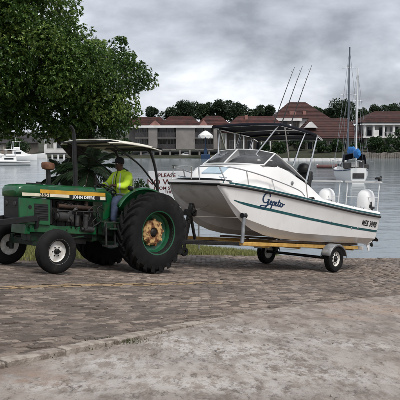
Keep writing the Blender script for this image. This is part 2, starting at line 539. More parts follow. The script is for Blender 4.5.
MT['soil'] = m_soil(); MT['brick'] = m_brick(); MT['concrete'] = m_concrete(); MT['water'] = m_water()
MT['grass'] = m_grass('dry_grass', (.075,.092,.020), (.26,.26,.085))
MT['weed'] = m_grass('green_weeds', (.025,.036,.010), (.075,.078,.026))

def fast_mesh(name, V, Fc, mat_, attrs=None, smooth=True):
    me = bpy.data.meshes.new(name)
    V = np.asarray(V, dtype=np.float32); Fc = np.asarray(Fc, dtype=np.int32)
    n, k = Fc.shape
    me.vertices.add(len(V)); me.vertices.foreach_set("co", V.ravel())
    me.loops.add(n * k); me.loops.foreach_set("vertex_index", Fc.ravel())
    me.polygons.add(n); me.polygons.foreach_set("loop_start", np.arange(0, n*k, k, dtype=np.int32))
    me.polygons.foreach_set("loop_total", np.full(n, k, dtype=np.int32))
    me.polygons.foreach_set("use_smooth", np.full(n, smooth))
    me.update(calc_edges=True)
    for an, arr in (attrs or {}).items():
        at_ = me.attributes.new(an, 'FLOAT', 'POINT')
        at_.data.foreach_set("value", np.asarray(arr, dtype=np.float32))
    me.materials.append(mat_)
    return me
def grid_faces(nx, ny):
    i, j = np.meshgrid(np.arange(nx-1), np.arange(ny-1), indexing='ij')
    a = (i*ny + j).ravel()
    return np.stack([a, a+ny, a+ny+1, a+1], 1)

# ---- one sheet of ground: slipway bed, bank and lake bed
gx = np.concatenate([np.linspace(-400, -32, 12), np.arange(-30, 30.1, .5), np.linspace(32, 400, 12)])
gy = np.concatenate([[-120, -60, -30, -15], np.arange(-8, 40.1, .5), [45, 55, 70, 100]])
X, Y = np.meshgrid(gx, gy, indexing='ij')
xc = np.clip(X, -30, 30)
Z = gz(xc, np.minimum(Y, 48.)) - .055
gr = in_grass(xc, Y) & (Y < 40)
Z = Z + np.where(gr, .055 + .10 * (fbm(X*.7, Y*.7, 3) - .3) * np.clip((Y - y_of(EDGE, xc)) * .8, 0, 1), 0)
Z = np.maximum(Z, -2.2)
ground = link_mesh("ground", fast_mesh("ground", np.stack([X, Y, Z], -1).reshape(-1, 3), grid_faces(len(gx), len(gy)), MT['soil']))
tag(ground, "sloping brown earth of the bank under paving and grass", "ground", kind="structure")

# ---- water
wm = MB().add([(-3000, 15, 0), (3000, 15, 0), (3000, 5200, 0), (-3000, 5200, 0)], [(0,1,2,3)])
water = wm.build("water", MT['water'], smooth=None)
tag(water, "rippled grey lagoon water between the slipway and the houses", "water", kind="structure")

# ---- concrete apron: dense uneven sheet
path = polyline_eval(KERB, .035)
path = [p for p in path if -5.5 < p.x < 13]
offs = np.concatenate([np.arange(0, 4.0, .04), np.arange(4.0, 9.0, .15), np.arange(9, 14.1, .6)])
PX = np.array([[p.x, p.y] for p in path])
dirx, diry = .72, -.69                        # across the slab, towards the camera and right
wob = .05 * (fbm(PX[:, 0]*3, PX[:, 1]*3, 3, 5) - .45) * np.interp(PX[:, 0], [-1, .2], [0.1, 2.0])
AX = PX[:, 0][:, None] + dirx * (offs[None, :] - .05 + wob[:, None]) 
AY = PX[:, 1][:, None] + diry * (offs[None, :] - .05 + wob[:, None])
AZ = gz(AX, AY) + .012 - np.interp(PX[:, 0], [-1.2, .3], [.038, .0])[:, None] * np.exp(-offs[None, :]/1.2)
AZ = AZ + .035 * (fbm(AX*.9, AY*.9, 4, 1) - .47) + .012 * (fbm(AX*6, AY*6, 3, 2) - .45)
# scrape lines running off the kerb
ua = (AX * .80 + AY * .6); va = (-AX * .6 + AY * .80)
scr = np.exp(-(((AX + .58)/.50)**2 + ((AY - 6.05)/.62)**2))
AZ += .016 * scr * np.sin(ua * 46 + 5 * fbm(AX*2, AY*2, 3, 9)) * (.4 + fbm(AX*4, AY*4, 2, 12))
pale = np.zeros_like(AX)
for (px, py, rx, ry) in ((165,338,46,10),(205,352,40,10),(110,362,50,14),(250,350,80,12),(300,372,120,18),(240,330,60,7),(350,345,70,10),(200,385,120,14),(60,385,60,12)):
    c = on_ground(px, py)
    # patch given by its extent in metres on the slab
    ex = rx / F * c.y; ey = ry / F * c.y * c.y / (CAMZ - c.z)
    pale += np.exp(-(((AX - c.x)/ex)**2 + ((AY - c.y)/ey)**2))
pale = np.clip(pale, 0, 1) * .75
sand = np.zeros_like(AX)
for (px, py, rx, ry) in ((385,310,60,9),(345,318,30,5),(30,375,60,10)):
    c = on_ground(px, py); ex = rx / F * c.y; ey = ry / F * c.y * c.y / (CAMZ - c.z)
    sand += np.exp(-(((AX - c.x)/ex)**2 + ((AY - c.y)/ey)**2))
AZ[:, 0] -= .06
apron = link_mesh("concrete_apron", fast_mesh("concrete_apron", np.stack([AX, AY, AZ], -1).reshape(-1, 3),
                  grid_faces(*AX.shape)[:, ::-1], MT['concrete'], {"pale": pale.ravel(), "sand": np.clip(sand, 0, 1).ravel()}))
tag(apron, "worn pale concrete slab with scraped patches in the foreground", "pavement", kind="structure")

# ---- brick paving
E1 = np.array((.695, .719)); E2 = np.array((-.719, .695))
BL, BW, GAP = .205, .098, .010
iu, iv = np.meshgrid(np.arange(-60, 200), np.arange(-110, 320), indexing='ij')
uu = (iu + .5 * (iv % 2)) * BL; vv = iv * BW
uu = uu + .004 * np.sin(iv * 1.7); vv = vv + .02 * np.sin(uu * .6)
bx = uu * E1[0] + vv * E2[0]; by = uu * E1[1] + vv * E2[1]
s_ = by * .34 + 1.6
kern = y_of(KERB, bx); edn = y_of(EDGE, bx)
keep = (by > kern + np.interp(bx, [-.3, .4], [.27, .12])) & (by < edn + .08) & (np.abs(bx) < s_ + .02*by) & (by > 3.5) & (gz(bx, by) > -.12)
# pavers broken out or drowned in silt near the right-hand edge
lost = (fbm(bx*1.1, by*1.1, 3, 3) > .66) & (hexv(iu, iv, 4) > .5)
keep &= ~lost
bx, by = bx[keep], by[keep]
nb = len(bx)
order = np.argsort(by); bx, by = bx[order], by[order]
sag = .045 * (fbm(bx*.55, by*.55, 3, 7) - .45)
hz = gz(bx, by) + sag + rng.normal(0, .0048, nb)
tx, ty = rng.normal(0, .020, nb), rng.normal(0, .020, nb)
ang = rng.normal(0, .03, nb)
rnd = rng.random(nb)
def paver_template(ins, hl, hw):
    r = []
    for (z, k) in ((-.05, 0), (-.010, 0), (0, ins)):
        r += [(-hl + k, -hw + k, z), (hl - k, -hw + k, z), (hl - k, hw - k, z), (-hl + k, hw - k, z)]
    return np.array(r)
PF = [(0,1,5,4),(1,2,6,5),(2,3,7,6),(3,0,4,7),(4,5,9,8),(5,6,10,9),(6,7,11,10),(7,4,8,11),(8,9,10,11)]
paving = empty("brick_paving", loc=(0, 0, 0))
tag(paving, "uneven dark brown brick paving of the slipway, damp and silted", "paving", kind="structure")
NS = min(300, nb)
# the 300 nearest pavers within the frame are objects of their own
vis = np.where(np.abs(bx / by) < .30)[0][:NS]
single = np.zeros(nb, bool); single[vis] = True
protos = []
for k in range(6):
    tp = paver_template(.012 + .003*k, (BL-GAP)/2 - .001*k, (BW-GAP)/2 - .001*(k % 3))
    tp[8:, 2] += rng.normal(0, .003, 4); tp[4:8, :2] += rng.normal(0, .002, (4, 2))
    me = fast_mesh("paver", tp, PF, MT['brick'], smooth=False); protos.append(me)
nrm = Vector((-GX, -GY, 1)).normalized()
th0 = math.atan2(E1[1], E1[0])
def slope_basis(ang_, tx_=0, ty_=0):
    n = Vector((-GX + tx_, -GY + ty_, 1)).normalized()
    f = Vector((math.cos(ang_), math.sin(ang_), 0)); f = (f - n * f.dot(n)).normalized()
    l = n.cross(f)
    return f, l, n
for q, i in enumerate(vis):
    o = link_mesh("paver", protos[q % 6], paving)
    f, l, n = slope_basis(th0 + ang[i], tx[i], ty[i])
    o.matrix_world = Matrix(((f.x, l.x, n.x, bx[i]), (f.y, l.y, n.y, by[i]), (f.z, l.z, n.z, hz[i]), (0,0,0,1)))
rest = np.where(~single)[0]
tp = paver_template(.014, (BL-GAP)/2, (BW-GAP)/2)
a_ = th0 + ang[rest]; ca, sa = np.cos(a_), np.sin(a_)
lx = tp[None, :, 0] * ca[:, None] - tp[None, :, 1] * sa[:, None]
ly = tp[None, :, 0] * sa[:, None] + tp[None, :, 1] * ca[:, None]
jit = rng.normal(0, .003, (len(rest), 12)); jit[:, :4] = 0
VX = bx[rest][:, None] + lx; VY = by[rest][:, None] + ly
VZ = hz[rest][:, None] + tp[None, :, 2] + (GX - tx[rest][:, None]) * lx + (GY - ty[rest][:, None]) * ly + jit
V = np.stack([VX, VY, VZ], -1).reshape(-1, 3)
FF = (np.array(PF)[None] + (np.arange(len(rest)) * 12)[:, None, None]).reshape(-1, 4)
o = link_mesh("paver_field", fast_mesh("paver_field", V, FF, MT['brick'], {"rnd": np.repeat(rnd[rest], 12)}, smooth=False), paving)
tag(o, kind="stuff")
# silt between the pavers
sx = np.arange(-10, 16, .12); sy = np.arange(3, 30, .12)
X, Y = np.meshgrid(sx, sy, indexing='ij')
Z = gz(X, Y) + .045 * (fbm(X*.55, Y*.55, 3, 7) - .45) - .008 + .022 * (fbm(X*2.5, Y*2.5, 3, 8) - .45)
Fq = grid_faces(len(sx), len(sy))
cxm = X.ravel()[Fq].mean(1); cym = Y.ravel()[Fq].mean(1)
k = (cym < y_of(EDGE, cxm) + .12) & (cym > y_of(KERB, cxm) + np.interp(cxm, [-.3, .4], [.07, -.1]))
MT['silt'] = mat('joint_silt', (.075,.058,.046), (.13,.103,.083), 3, .85, bump=.4, bscale=30, dirt=(.17,.15,.135), dscale=1.3, dlo=.56, dhi=.72, world_co=True)
silt = link_mesh("joint_silt", fast_mesh("joint_silt", np.stack([X, Y, Z], -1).reshape(-1, 3), Fq[k], MT['silt']), paving)
tag(silt, kind="stuff")

# ---- worn yellow line painted on the pavers
la, lb = np.array(on_ground(-60, 289.6).xy), np.array(on_ground(232, 282.2).xy)
ld = (lb - la) / np.linalg.norm(lb - la); ln = np.array((-ld[1], ld[0]))
MT['line'] = mat('worn_yellow_paint', (.37,.25,.125), (.29,.205,.12), 5, .7, dirt=(.17,.13,.10), dscale=9, dlo=.47, dhi=.64, bump=.2, world_co=True)
d_al = (bx - la[0]) * ld[0] + (by - la[1]) * ld[1]; d_ac = (bx - la[0]) * ln[0] + (by - la[1]) * ln[1]
LLen = np.linalg.norm(lb - la)
prob = np.interp(d_al, [0, LLen*.5, LLen*.8, LLen], [.95, .9, .5, .2])
sel = np.where((np.abs(d_ac) < .32) & (d_al > 0) & (d_al < LLen) & (rng.random(nb) < prob))[0]
ttop = paver_template(.005, (BL-GAP)/2, (BW-GAP)/2)[8:]
def clip_half(P, sg, lim):
    out = []
    for a, b in zip(P, P[1:] + P[:1]):
        da, db = lim - sg*((a[0]-la[0])*ln[0] + (a[1]-la[1])*ln[1]), lim - sg*((b[0]-la[0])*ln[0] + (b[1]-la[1])*ln[1])
        if da >= 0: out.append(a)
        if da*db < 0:
            t = da/(da-db); out.append(tuple(p + (q-p)*t for p, q in zip(a, b)))
    return out
lm = MB()
for i in sel:
    c, s = math.cos(th0 + ang[i]), math.sin(th0 + ang[i]); pl = []
    for p in ttop:
        x_, y_ = p[0]*c - p[1]*s, p[0]*s + p[1]*c
        pl.append((bx[i]+x_, by[i]+y_, hz[i] + (GX - tx[i])*x_ + (GY - ty[i])*y_ + .0045))
    w1, w2 = (.17 + random.uniform(-.025, .015) for _ in (0, 1))
    pl = clip_half(clip_half(pl, 1, w1), -1, w2)
    if len(pl) >= 3: lm.add(pl, [tuple(range(len(pl)))])
st_ = np.arange(0, LLen, .05); ac_ = np.linspace(-.15, .15, 7)
AA, CC = np.meshgrid(st_, ac_, indexing='ij')
CC = CC * (1 + .12*(fbm(AA*3, CC*3, 2, 41) - .45))
lxx = la[0] + AA*ld[0] + CC*ln[0]; lyy = la[1] + AA*ld[1] + CC*ln[1]
lzz = gz(lxx, lyy) + .045 * (fbm(lxx*.55, lyy*.55, 3, 7) - .45) - .0008
lf = grid_faces(*AA.shape)
lf = lf[rng.random(len(lf)) < np.interp(AA.ravel()[lf[:, 0]], [0, LLen*.5, LLen*.8, LLen], [.95, .85, .4, .1])]
lm.add([tuple(p) for p in np.stack([lxx, lyy, lzz], -1).reshape(-1, 3)], [tuple(int(q) for q in f_) for f_ in lf])
line = lm.build("painted_line", MT['line'], None, None)
tag(line, "faded mustard yellow line painted across the brick paving", "road marking", kind="structure")

# ---- edging stones along the kerb
edging = empty("kerb", loc=(0, 0, 0))
tag(edging, "low row of worn concrete edging stones between bricks and slab", "kerb", kind="structure")
MT['kerb'] = mat('kerb_concrete', (.35,.305,.262), (.23,.19,.158), 9, .9, bump=.7, bscale=45, dirt=(.13,.102,.082), dscale=5, dlo=.47, dhi=.66, world_co=True)
kp = polyline_eval([p for p in KERB if p[0] < 2.2], .85)
for i, (a, b) in enumerate(zip(kp, kp[1:])):
    if a.x < -4.2: continue
    if a.x > -.25 and random.random() < .45: continue          # broken out further along
    d = (b - a).normalized(); n2_ = Vector((-d.y, d.x))
    w = random.uniform(.120, .140); top = .030 + random.uniform(-.008, .008)
    if a.x > -.3: top -= .016
    mb = MB(); ks = 15; secs = []
    for k in range(ks):
        t = .012 + (1 - .024) * k / (ks - 1)
        p = a.lerp(b, t); jw = random.uniform(-.014, .006) - (.02 if random.random() < .12 else 0); jt = random.uniform(-.003, .003); ch_ = random.uniform(.004, .016)
        if k in (0, ks-1): jt -= .008
        q = []
        for (o_, z_) in ((-w/2, -.1), (-w/2+jw*.3, top-.010+jt), (-w/2+.010, top+jt), (w/2+jw-ch_, top+jt*.5), (w/2+jw, top-ch_+jt), (w/2+jw-.004, -.1)):
            x_, y_ = p.x + n2_.x*o_, p.y + n2_.y*o_
            q.append((x_, y_, gz(x_, y_) + z_))
        secs.append(q)
    mb.loft(secs, ring=True, cap0=True, cap1=True)
    mb.build("edging_stone", MT['kerb'], edging, smooth=None)

# ---- grass on the bank
def blades(n, xs, ys, zs, hmin, hmax, w, lean=.5):
    h = rng.uniform(hmin, hmax, n); a = rng.uniform(0, 2*np.pi, n)
    dx, dy = np.cos(a), np.sin(a); b = rng.uniform(0, 2*np.pi, n); le = rng.uniform(0, lean, n) * h
    bxv, byv = np.cos(b) * le, np.sin(b) * le
    ww = w * rng.uniform(.6, 1.4, n)
    base = np.stack([xs, ys, zs], -1)
    v = np.stack([base + np.stack([-dx*ww, -dy*ww, 0*h], -1), base + np.stack([dx*ww, dy*ww, 0*h], -1),
                  base + np.stack([bxv*.45 + dx*ww*.6, byv*.45 + dy*ww*.6, h*.6], -1), base + np.stack([bxv*.45 - dx*ww*.6, byv*.45 - dy*ww*.6, h*.6], -1),
                  base + np.stack([bxv + dx*.001, byv, h], -1), base + np.stack([bxv - dx*.001, byv, h], -1)], 1)
    f = np.array([(0,1,2,3),(3,2,4,5)])[None] + (np.arange(n)*6)[:, None, None]
    return v.reshape(-1, 3), f.reshape(-1, 4), np.repeat(rng.random(n), 6)
n = 210000
xs = rng.uniform(-11, 4.2, n); ys = rng.uniform(10, 33, n)
dn = ys - y_of(EDGE, xs)
k = (dn > -.15) & (gz(xs, ys) > .03) & (np.abs(xs) < ys*.33 + 1.5) & (fbm(xs*1.9, ys*1.9, 4, 21) > .47 - .16*np.clip(dn, 0, 1.6))
xs, ys, dn = xs[k], ys[k], dn[k]
zs = gz(xs, ys) + .10 * (fbm(xs*.7, ys*.7, 3) - .3) * np.clip(dn*.8, 0, 1) - .01
v, f, r_ = blades(len(xs), xs, ys, zs, .04, .15, .0075)
gr_o = link_mesh("grass", fast_mesh("grass", v, f, MT['grass'], {"rnd": r_}))
tag(gr_o, "short yellowish grass on the bank behind the tractor", "grass", kind="stuff")
# weeds along the kerb
XS, YS = [], []
for (px, py, n, sx_, sy_) in ((118,340.8,200,.12,.05),(105,342.5,80,.09,.04),(127,338.5,150,.08,.04),(44,355.5,70,.025,.03),(150,332,50,.1,.04),(84,347.5,30,.06,.03)):
    c = on_ground(px, py)
    XS.append(rng.normal(c.x, sx_, n)); YS.append(rng.normal(c.y, sy_, n))
XS, YS = np.concatenate(XS), np.concatenate(YS)
v, f, r_ = blades(len(XS), XS, YS, gz(XS, YS) - .005, .010, .034, .004, .9)
wd = link_mesh("weeds", fast_mesh("weeds", v, f, MT['weed'], {"rnd": r_}))
tag(wd, "small tufts of green weeds growing along the kerb stones", "weeds", kind="stuff")
# grit and crumbs of mortar
def rubble(name, n, spots, smin, smax, mt, label):
    V, Fq = [], []
    for i in range(n):
        px, py, sx_, sy_ = spots[i % len(spots)]
        c = on_ground(random.gauss(px, sx_), random.gauss(py, sy_))
        s = random.uniform(smin, smax) * (1 if random.random() < .9 else 1.8); b0 = len(V); a = random.uniform(0, 6.3)
        for (x_, y_, z_) in ((-1,-1,0),(1,-1,0),(1,1,0),(-1,1,0),(-.6,-.6,.8),(.6,-.6,.8),(.6,.6,.8),(-.6,.6,.8)):
            x_ *= random.uniform(.6, 1.2); y_ *= random.uniform(.5, 1); z_ *= random.uniform(.5, 1)
            V.append((c.x + s*(x_*math.cos(a)-y_*math.sin(a)), c.y + s*(x_*math.sin(a)+y_*math.cos(a)), c.z + .012 + s*z_))
        Fq += [tuple(q + b0 for q in f_) for f_ in ((4,5,6,7),(0,1,5,4),(1,2,6,5),(2,3,7,6),(3,0,4,7))]
    o = link_mesh(name, fast_mesh(name, V, Fq, mt, smooth=False)); tag(o, label, "gravel", kind="stuff")
rubble("gravel", 420, [(200,335,40,8),(250,320,50,6),(330,310,50,6),(150,345,60,14),(300,350,80,22),(120,310,90,12)], .003, .010, MT['kerb'], "loose crumbs of mortar and grit scattered over the slab")
# ================================================================== TRACTOR
def vehicle_matrix(x, y, heading):
    """heading: angle below 'image left', turning towards the camera"""
    f, l, n = slope_basis(math.pi + heading)
    z = gz(x, y) + .006
    return Matrix(((f.x, l.x, n.x, x), (f.y, l.y, n.y, y), (f.z, l.z, n.z, z), (0,0,0,1)))
TH = math.radians(45.3)
TR = vehicle_matrix(-1.565, 14.65, TH)
tractor = empty("tractor", TR)
tag(tractor, "old green farm tractor with cream canopy and rusty rear hub, towing the boat trailer", "tractor")

def tyre_mesh(prof, lug=None, n=48):
    mb = MB().lathe(prof, (0,0,0), (0,1,0), n, close=True)
    if lug:
        cnt, r0, r1, hw, skew, wid = lug
        for side in (-1, 1):
            for k in range(cnt):
                a0 = 2*math.pi*(k + (.5 if side > 0 else 0)) / cnt
                secs = []
                for (t, ra, rb) in ((.02, r0, r1), (.45, r0, r1), (.82, r0-.006, r1-.008), (1.0, r0-.04, r1-.03), (1.06, r0-.10, r0-.065)):
                    y = side * hw * t; ac = a0 + skew * t; hwid = wid * (1 + .25*t) / 2
                    q = []
                    for (r, da) in ((ra-.02, -hwid*1.3), (rb, -hwid), (rb, hwid), (ra-.02, hwid*1.3)):
                        q.append((r*math.cos(ac+da), y, r*math.sin(ac+da)))
                    secs.append(q)
                mb.loft(secs, ring=True, cap0=True, cap1=True)
    return mb
R = .82
rear_prof = [(.425,-.17),(.46,-.185),(.56,-.205),(.66,-.20),(.735,-.175),(.765,-.12),(.775,0),(.765,.12),(.735,.175),(.66,.20),(.56,.205),(.46,.185),(.425,.17),(.40,.10),(.40,-.10)]
rear_tyre = tyre_mesh(rear_prof, (22, .768, .825, .185, .30, .085), 64)
def shift(mb, c, flip=False, rot=0.0):
    o = MB(); o.f = list(mb.f); o.m = list(mb.m)
    cr, sr = math.cos(rot), math.sin(rot)
    for (x, y, z) in mb.v:
        if flip: y = -y
        x, z = x*cr - z*sr, x*sr + z*cr
        o.v.append((x + c[0], y + c[1], z + c[2]))
    return o
for s in (1, -1):
    c = (0, s*.755, R)
    w = empty("rear_wheel", parent=tractor)
    shift(rear_tyre, c, s < 0, .1).build("tyre", MT['rubber'], w, 30)
    ax = (0, s, 0)
    rim = MB().lathe([(.43,.178),(.452,.186),(.452,.170),(.418,.150),(.405,.08),(.385,.05),(.37,-.02),(.30,-.055),(.20,-.06),(.05,-.06),(.05,-.10),(.37,-.10),(.40,-.15),(.45,-.18),(.44,-.186),(.42,-.17)], c, ax, 40, close=True)
    rim.build("rim", MT['rim_green'], w, 30)
    hub = MB().lathe([(.105,-.06),(.105,.045),(.155,.050),(.225,.040),(.262,.01),(.262,-.055)], c, ax, 40, close=True)
    for k in range(9):
        a = 2*math.pi*k/9 + .2
        p = Vector(c) + Vector((math.cos(a)*.232, 0, math.sin(a)*.232))
        hub.box(p + (p-Vector(c))*.12, (.045, .06, .05), Matrix.Rotation(-a, 3, 'Y'))
        p2 = Vector(c) + Vector((math.cos(a+.35)*.195, s*.035, math.sin(a+.35)*.195))
        hub.cyl(p2, p2 + Vector((0, s*.03, 0)), .016, n=6)
    hub.build("hub", MT['rust'], w, 30)
    cap = MB().lathe([(.0,.06),(.05,.055),(.085,.03),(.1,-.02),(.1,-.1)], c, ax, 20)
    cap.build("hub_cap", MT['grease'], w, 30)
front_prof = [(.205,-.085),(.225,-.095),(.29,-.112),(.345,-.105),(.38,-.085),(.392,-.07),(.385,-.06),(.397,-.045),(.390,-.035),(.401,-.015),(.395,-.005),(.395,.005),(.401,.015),(.390,.035),(.397,.045),(.385,.06),(.392,.07),(.38,.085),(.345,.105),(.29,.112),(.225,.095),(.205,.085),(.19,.04),(.19,-.04)]
front_tyre = tyre_mesh(front_prof, None, 48)
for s in (1, -1):
    c = (2.36, s*.845, .40)
    w = empty("front_wheel", parent=tractor)
    shift(front_tyre, c).build("tyre", MT['rubber'], w, 25)
    rim = MB().lathe([(.212,.088),(.228,.096),(.228,.085),(.205,.07),(.19,.02),(.175,-.005),(.10,.012),(.045,.012),(.045,-.03),(.18,-.03),(.20,-.08),(.22,-.092)], c, (0,s,0), 36, close=True)
    rim.build("rim", MT['rim_white'], w, 30)
    hub = MB().lathe([(.0,.075),(.035,.07),(.05,.05),(.055,.0),(.055,-.05)], c, (0,s,0), 18)
    for k in range(6):
        a = math.pi*k/3
        p = Vector(c) + Vector((math.cos(a)*.083, s*.008, math.sin(a)*.083)); hub.cyl(p, p + Vector((0, s*.02, 0)), .011, n=6)
    hub.build("hub", MT['grease'], w, 30)

# --- chassis
mb = MB().loft([[(x, -w_, z0), (x, w_, z0), (x, w_*1.1, (z0+z1)/2), (x, w_*.8, z1), (x, -w_*.8, z1), (x, -w_*1.1, (z0+z1)/2)] for x, w_, z0, z1 in
               ((-.42,.17,.62,1.02),(-.25,.24,.55,1.10),(.15,.26,.54,1.12),(.35,.20,.58,1.06),(.95,.18,.58,1.04),(1.1,.2,.55,1.12))], ring=True, cap0=True, cap1=True)
mb.cyl((0,-.70,R),(0,.70,R),.085,n=16).cyl((0,-.56,R),(0,-.24,R),.15,.19,16).cyl((0,.56,R),(0,.24,R),.15,.19,16)
mb.build("transmission_housing", MT['green_dirty'], tractor, 35, .012)
mb = MB().span((1.08,-.185,.62),(2.05,.185,1.18)).span((1.15,-.15,1.18),(2.0,.15,1.34)).span((1.2,-.15,.5),(1.95,.15,.62))
for k in range(4): mb.cyl((1.28+.21*k,.15,1.26),(1.28+.21*k,.20,1.26),.05,n=10).span((1.22+.21*k,.186,.72),(1.33+.21*k,.205,1.08))
eng = mb.build("engine_block", MT['grease'], tractor, 35, .01)
mb = MB().tube([(1.15,.2,1.22),(1.5,.25,1.22),(1.95,.22,1.22)],.045,10).tube([(1.3,.22,1.22),(1.28,.24,1.4),(1.27,.05,1.5)],.04,10)
mb.build("exhaust_manifold", MT['rust_dark'], eng, 40)
mb = MB().cyl((1.35,.28,.82),(1.35,.28,1.05),.055,n=14).cyl((1.35,.28,1.05),(1.35,.28,1.09),.06,n=14).cyl((1.55,.28,.86),(1.55,.28,1.06),.045,n=14)
mb.build("oil_filter", MT['iron'], eng, 40)
mb = MB().cyl((1.82,.30,1.02),(2.02,.30,1.02),.085,n=16).cyl((2.02,.30,1.02),(2.06,.30,1.02),.065,n=16)
mb.build("alternator", MT['iron'], eng, 40)
for k in range(5):
    mb = MB().tube(catmull([(1.1+.14*k,.19,1.18),(1.05+.17*k,.27,1.1),(1.2+.12*k,.30,.95-.02*k),(1.25+.1*k,.24,.8)],4),.008,6)
    mb.build("fuel_line", MT['grease'], eng, 40)
MB().tube(catmull([(2.0,.1,1.3),(2.15,.2,1.28),(2.25,.18,1.1)],5),.03,8).build("radiator_hose", MT['grease'], eng, 40)
mb = MB().cyl((1.62,.24,.9),(1.62,.24,1.16),.012,n=6).cyl((1.1,.26,1.15),(2.0,.26,1.13),.010,n=6).box((1.25,.25,1.16),(.05,.03,.05)).box((1.98,.255,1.14),(.05,.03,.05))
mb.build("throttle_linkage", MT['iron'], eng, 40)
MB().span((1.2,-.13,1.33),(1.98,.13,1.375)).build("valve_cover", MT['green_dirty'], eng, 35, .015)
MB().cyl((1.15,.27,.80),(1.38,.27,.80),.06,n=14).cyl((1.38,.27,.80),(1.44,.27,.80),.035,n=10).build("starter_motor", MT['iron'], eng, 40)
MB().box((1.72,.25,1.0),(.16,.10,.14)).cyl((1.72,.30,1.0),(1.72,.33,1.0),.035,n=10).box((1.72,.25,1.09),(.10,.07,.05)).build("injection_pump", MT['iron'], eng, 35, .008)
for k in range(4):
    MB().tube(catmull([(1.66+.03*k,.27,1.11),(1.6-.02*k,.29,1.2),(1.28+.21*k,.24,1.30),(1.28+.21*k,.17,1.34)],5),.006,6).build("injector_pipe", MT['iron'], eng, 40)
MB().tube([(2.06,.30,1.08),(2.07,.12,1.2),(2.07,-.1,1.2),(2.07,-.12,.86),(2.07,.12,.80),(2.06,.30,.95)],.012,6,close=True).build("fan_belt", MT['rubber'], eng, 40)
MB().tube(catmull([(.95,.3,1.30),(1.1,.32,1.2),(1.02,.33,1.0),(1.18,.31,.86)],5),.014,6).build("hydraulic_hose", MT['black'], eng, 40)
MB().tube(catmull([(.9,.28,1.2),(1.12,.31,1.28),(1.3,.31,1.18)],5),.010,6).build("wiring_loom", MT['black'], eng, 40)
MB().box((1.05,.30,1.08),(.10,.05,.12)).cyl((1.05,.325,1.08),(1.05,.345,1.08),.03,n=10).build("fuel_filter", MT['green_dirty'], eng, 35, .008)
for (x, z) in ((1.15,.77),(1.45,.77),(1.75,.77),(2.05,.77),(2.45,.77),(2.58,.80)):
    MB().cyl((x,.244,z),(x,.262,z),.016,n=6).build("bolt", MT['iron'], tractor, None)
# side rails
mb = MB().span((1.05,.195,.70),(2.62,.245,.84)).span((1.05,-.245,.70),(2.62,-.195,.84)).span((2.55,-.245,.66),(2.66,.245,.86))
mb.build("side_rail", MT['green'], tractor, 35, .008)
# battery / tool box under the rail, tank
MB().span((.62,.24,.70),(1.02,.46,.98)).build("battery_box", MT['green_dirty'], tractor, 35, .02)
mb = MB().box((2.36,0,.62),(.26,.34,.18)).beam((2.36,-.71,.50),(2.36,.71,.50),.10,.11)
for s in (1,-1):
    mb.cyl((2.36,s*.69,.32),(2.36,s*.69,.62),.045,n=12).cyl((2.36,s*.66,.40),(2.36,s*.81,.40),.04,n=12).beam((2.36,s*.69,.58),(2.13,s*.67,.56),.05,.03)
mb.tube([(2.13,-.67,.56),(2.13,.67,.56)],.016,8).tube([(2.13,.4,.56),(1.4,.32,.66)],.02,8)
mb.build("front_axle", MT['green_dirty'], tractor, 35, .01)

# --- hood and nose
def hood_sec(x, w, zb, zt):
    return [(x, -w, zb), (x, -w, zt-.075), (x, -w*.965, zt-.035), (x, -w*.83, zt-.012), (x, -w*.5, zt-.003), (x, 0, zt), (x, w*.5, zt-.003), (x, w*.83, zt-.012), (x, w*.965, zt-.035), (x, w, zt-.075), (x, w, zb)]
mb = MB().loft([hood_sec(.84,.30,1.36,1.645), hood_sec(1.3,.30,1.35,1.63), hood_sec(2.0,.30,1.345,1.605), hood_sec(2.45,.298,1.34,1.58), hood_sec(2.70,.292,1.33,1.56), hood_sec(2.79,.282,1.33,1.54), hood_sec(2.83,.265,1.33,1.50), hood_sec(2.84,.25,1.33,1.46)])
n_ = 11
mb.f.append(tuple(range(7*n_, 8*n_))); mb.m.append(0)
hood = mb.build("hood", MT['green'], tractor, 40, solid=.012)
def side_strip(name, x0, x1, z0a, z1a, z0b, z1b, mt, y=.3075, n=6):
    for s in (1, -1):
        m_ = MB(); secs = []
        for k in range(n+1):
            t = k/n; x = x0+(x1-x0)*t
            yy = y - (.012*max(0, (x-2.5))/.3 if x > 2.5 else 0)
            secs.append([(x, s*yy, z0a+(z0b-z0a)*t), (x, s*yy, z1a+(z1b-z1a)*t)])
        m_.loft(secs).build(name, MT[mt], hood, None, solid=.003)
side_strip("yellow_stripe", .87, 2.38, 1.472, 1.545, 1.425, 1.498, 'yellow')
side_strip("white_stripe", 1.74, 2.76, 1.388, 1.444, 1.355, 1.413, 'cream')
side_strip("black_stripe", 1.005, 1.74, 1.395, 1.47, 1.375, 1.444, 'black')
side_strip("cream_stripe", .87, 1.0, 1.40, 1.465, 1.395, 1.46, 'cream')
MB().box((2.30,0,1.597),(.22,.26,.03)).cyl((2.24,.04,1.595),(2.24,.04,1.645),.05,n=14).build("filler_cap", MT['black'], hood, 35, .008)
MB().span((1.10,-.304,1.355),(1.11,.304,1.637)).build("hood_seam", MT['black'], hood, 35)

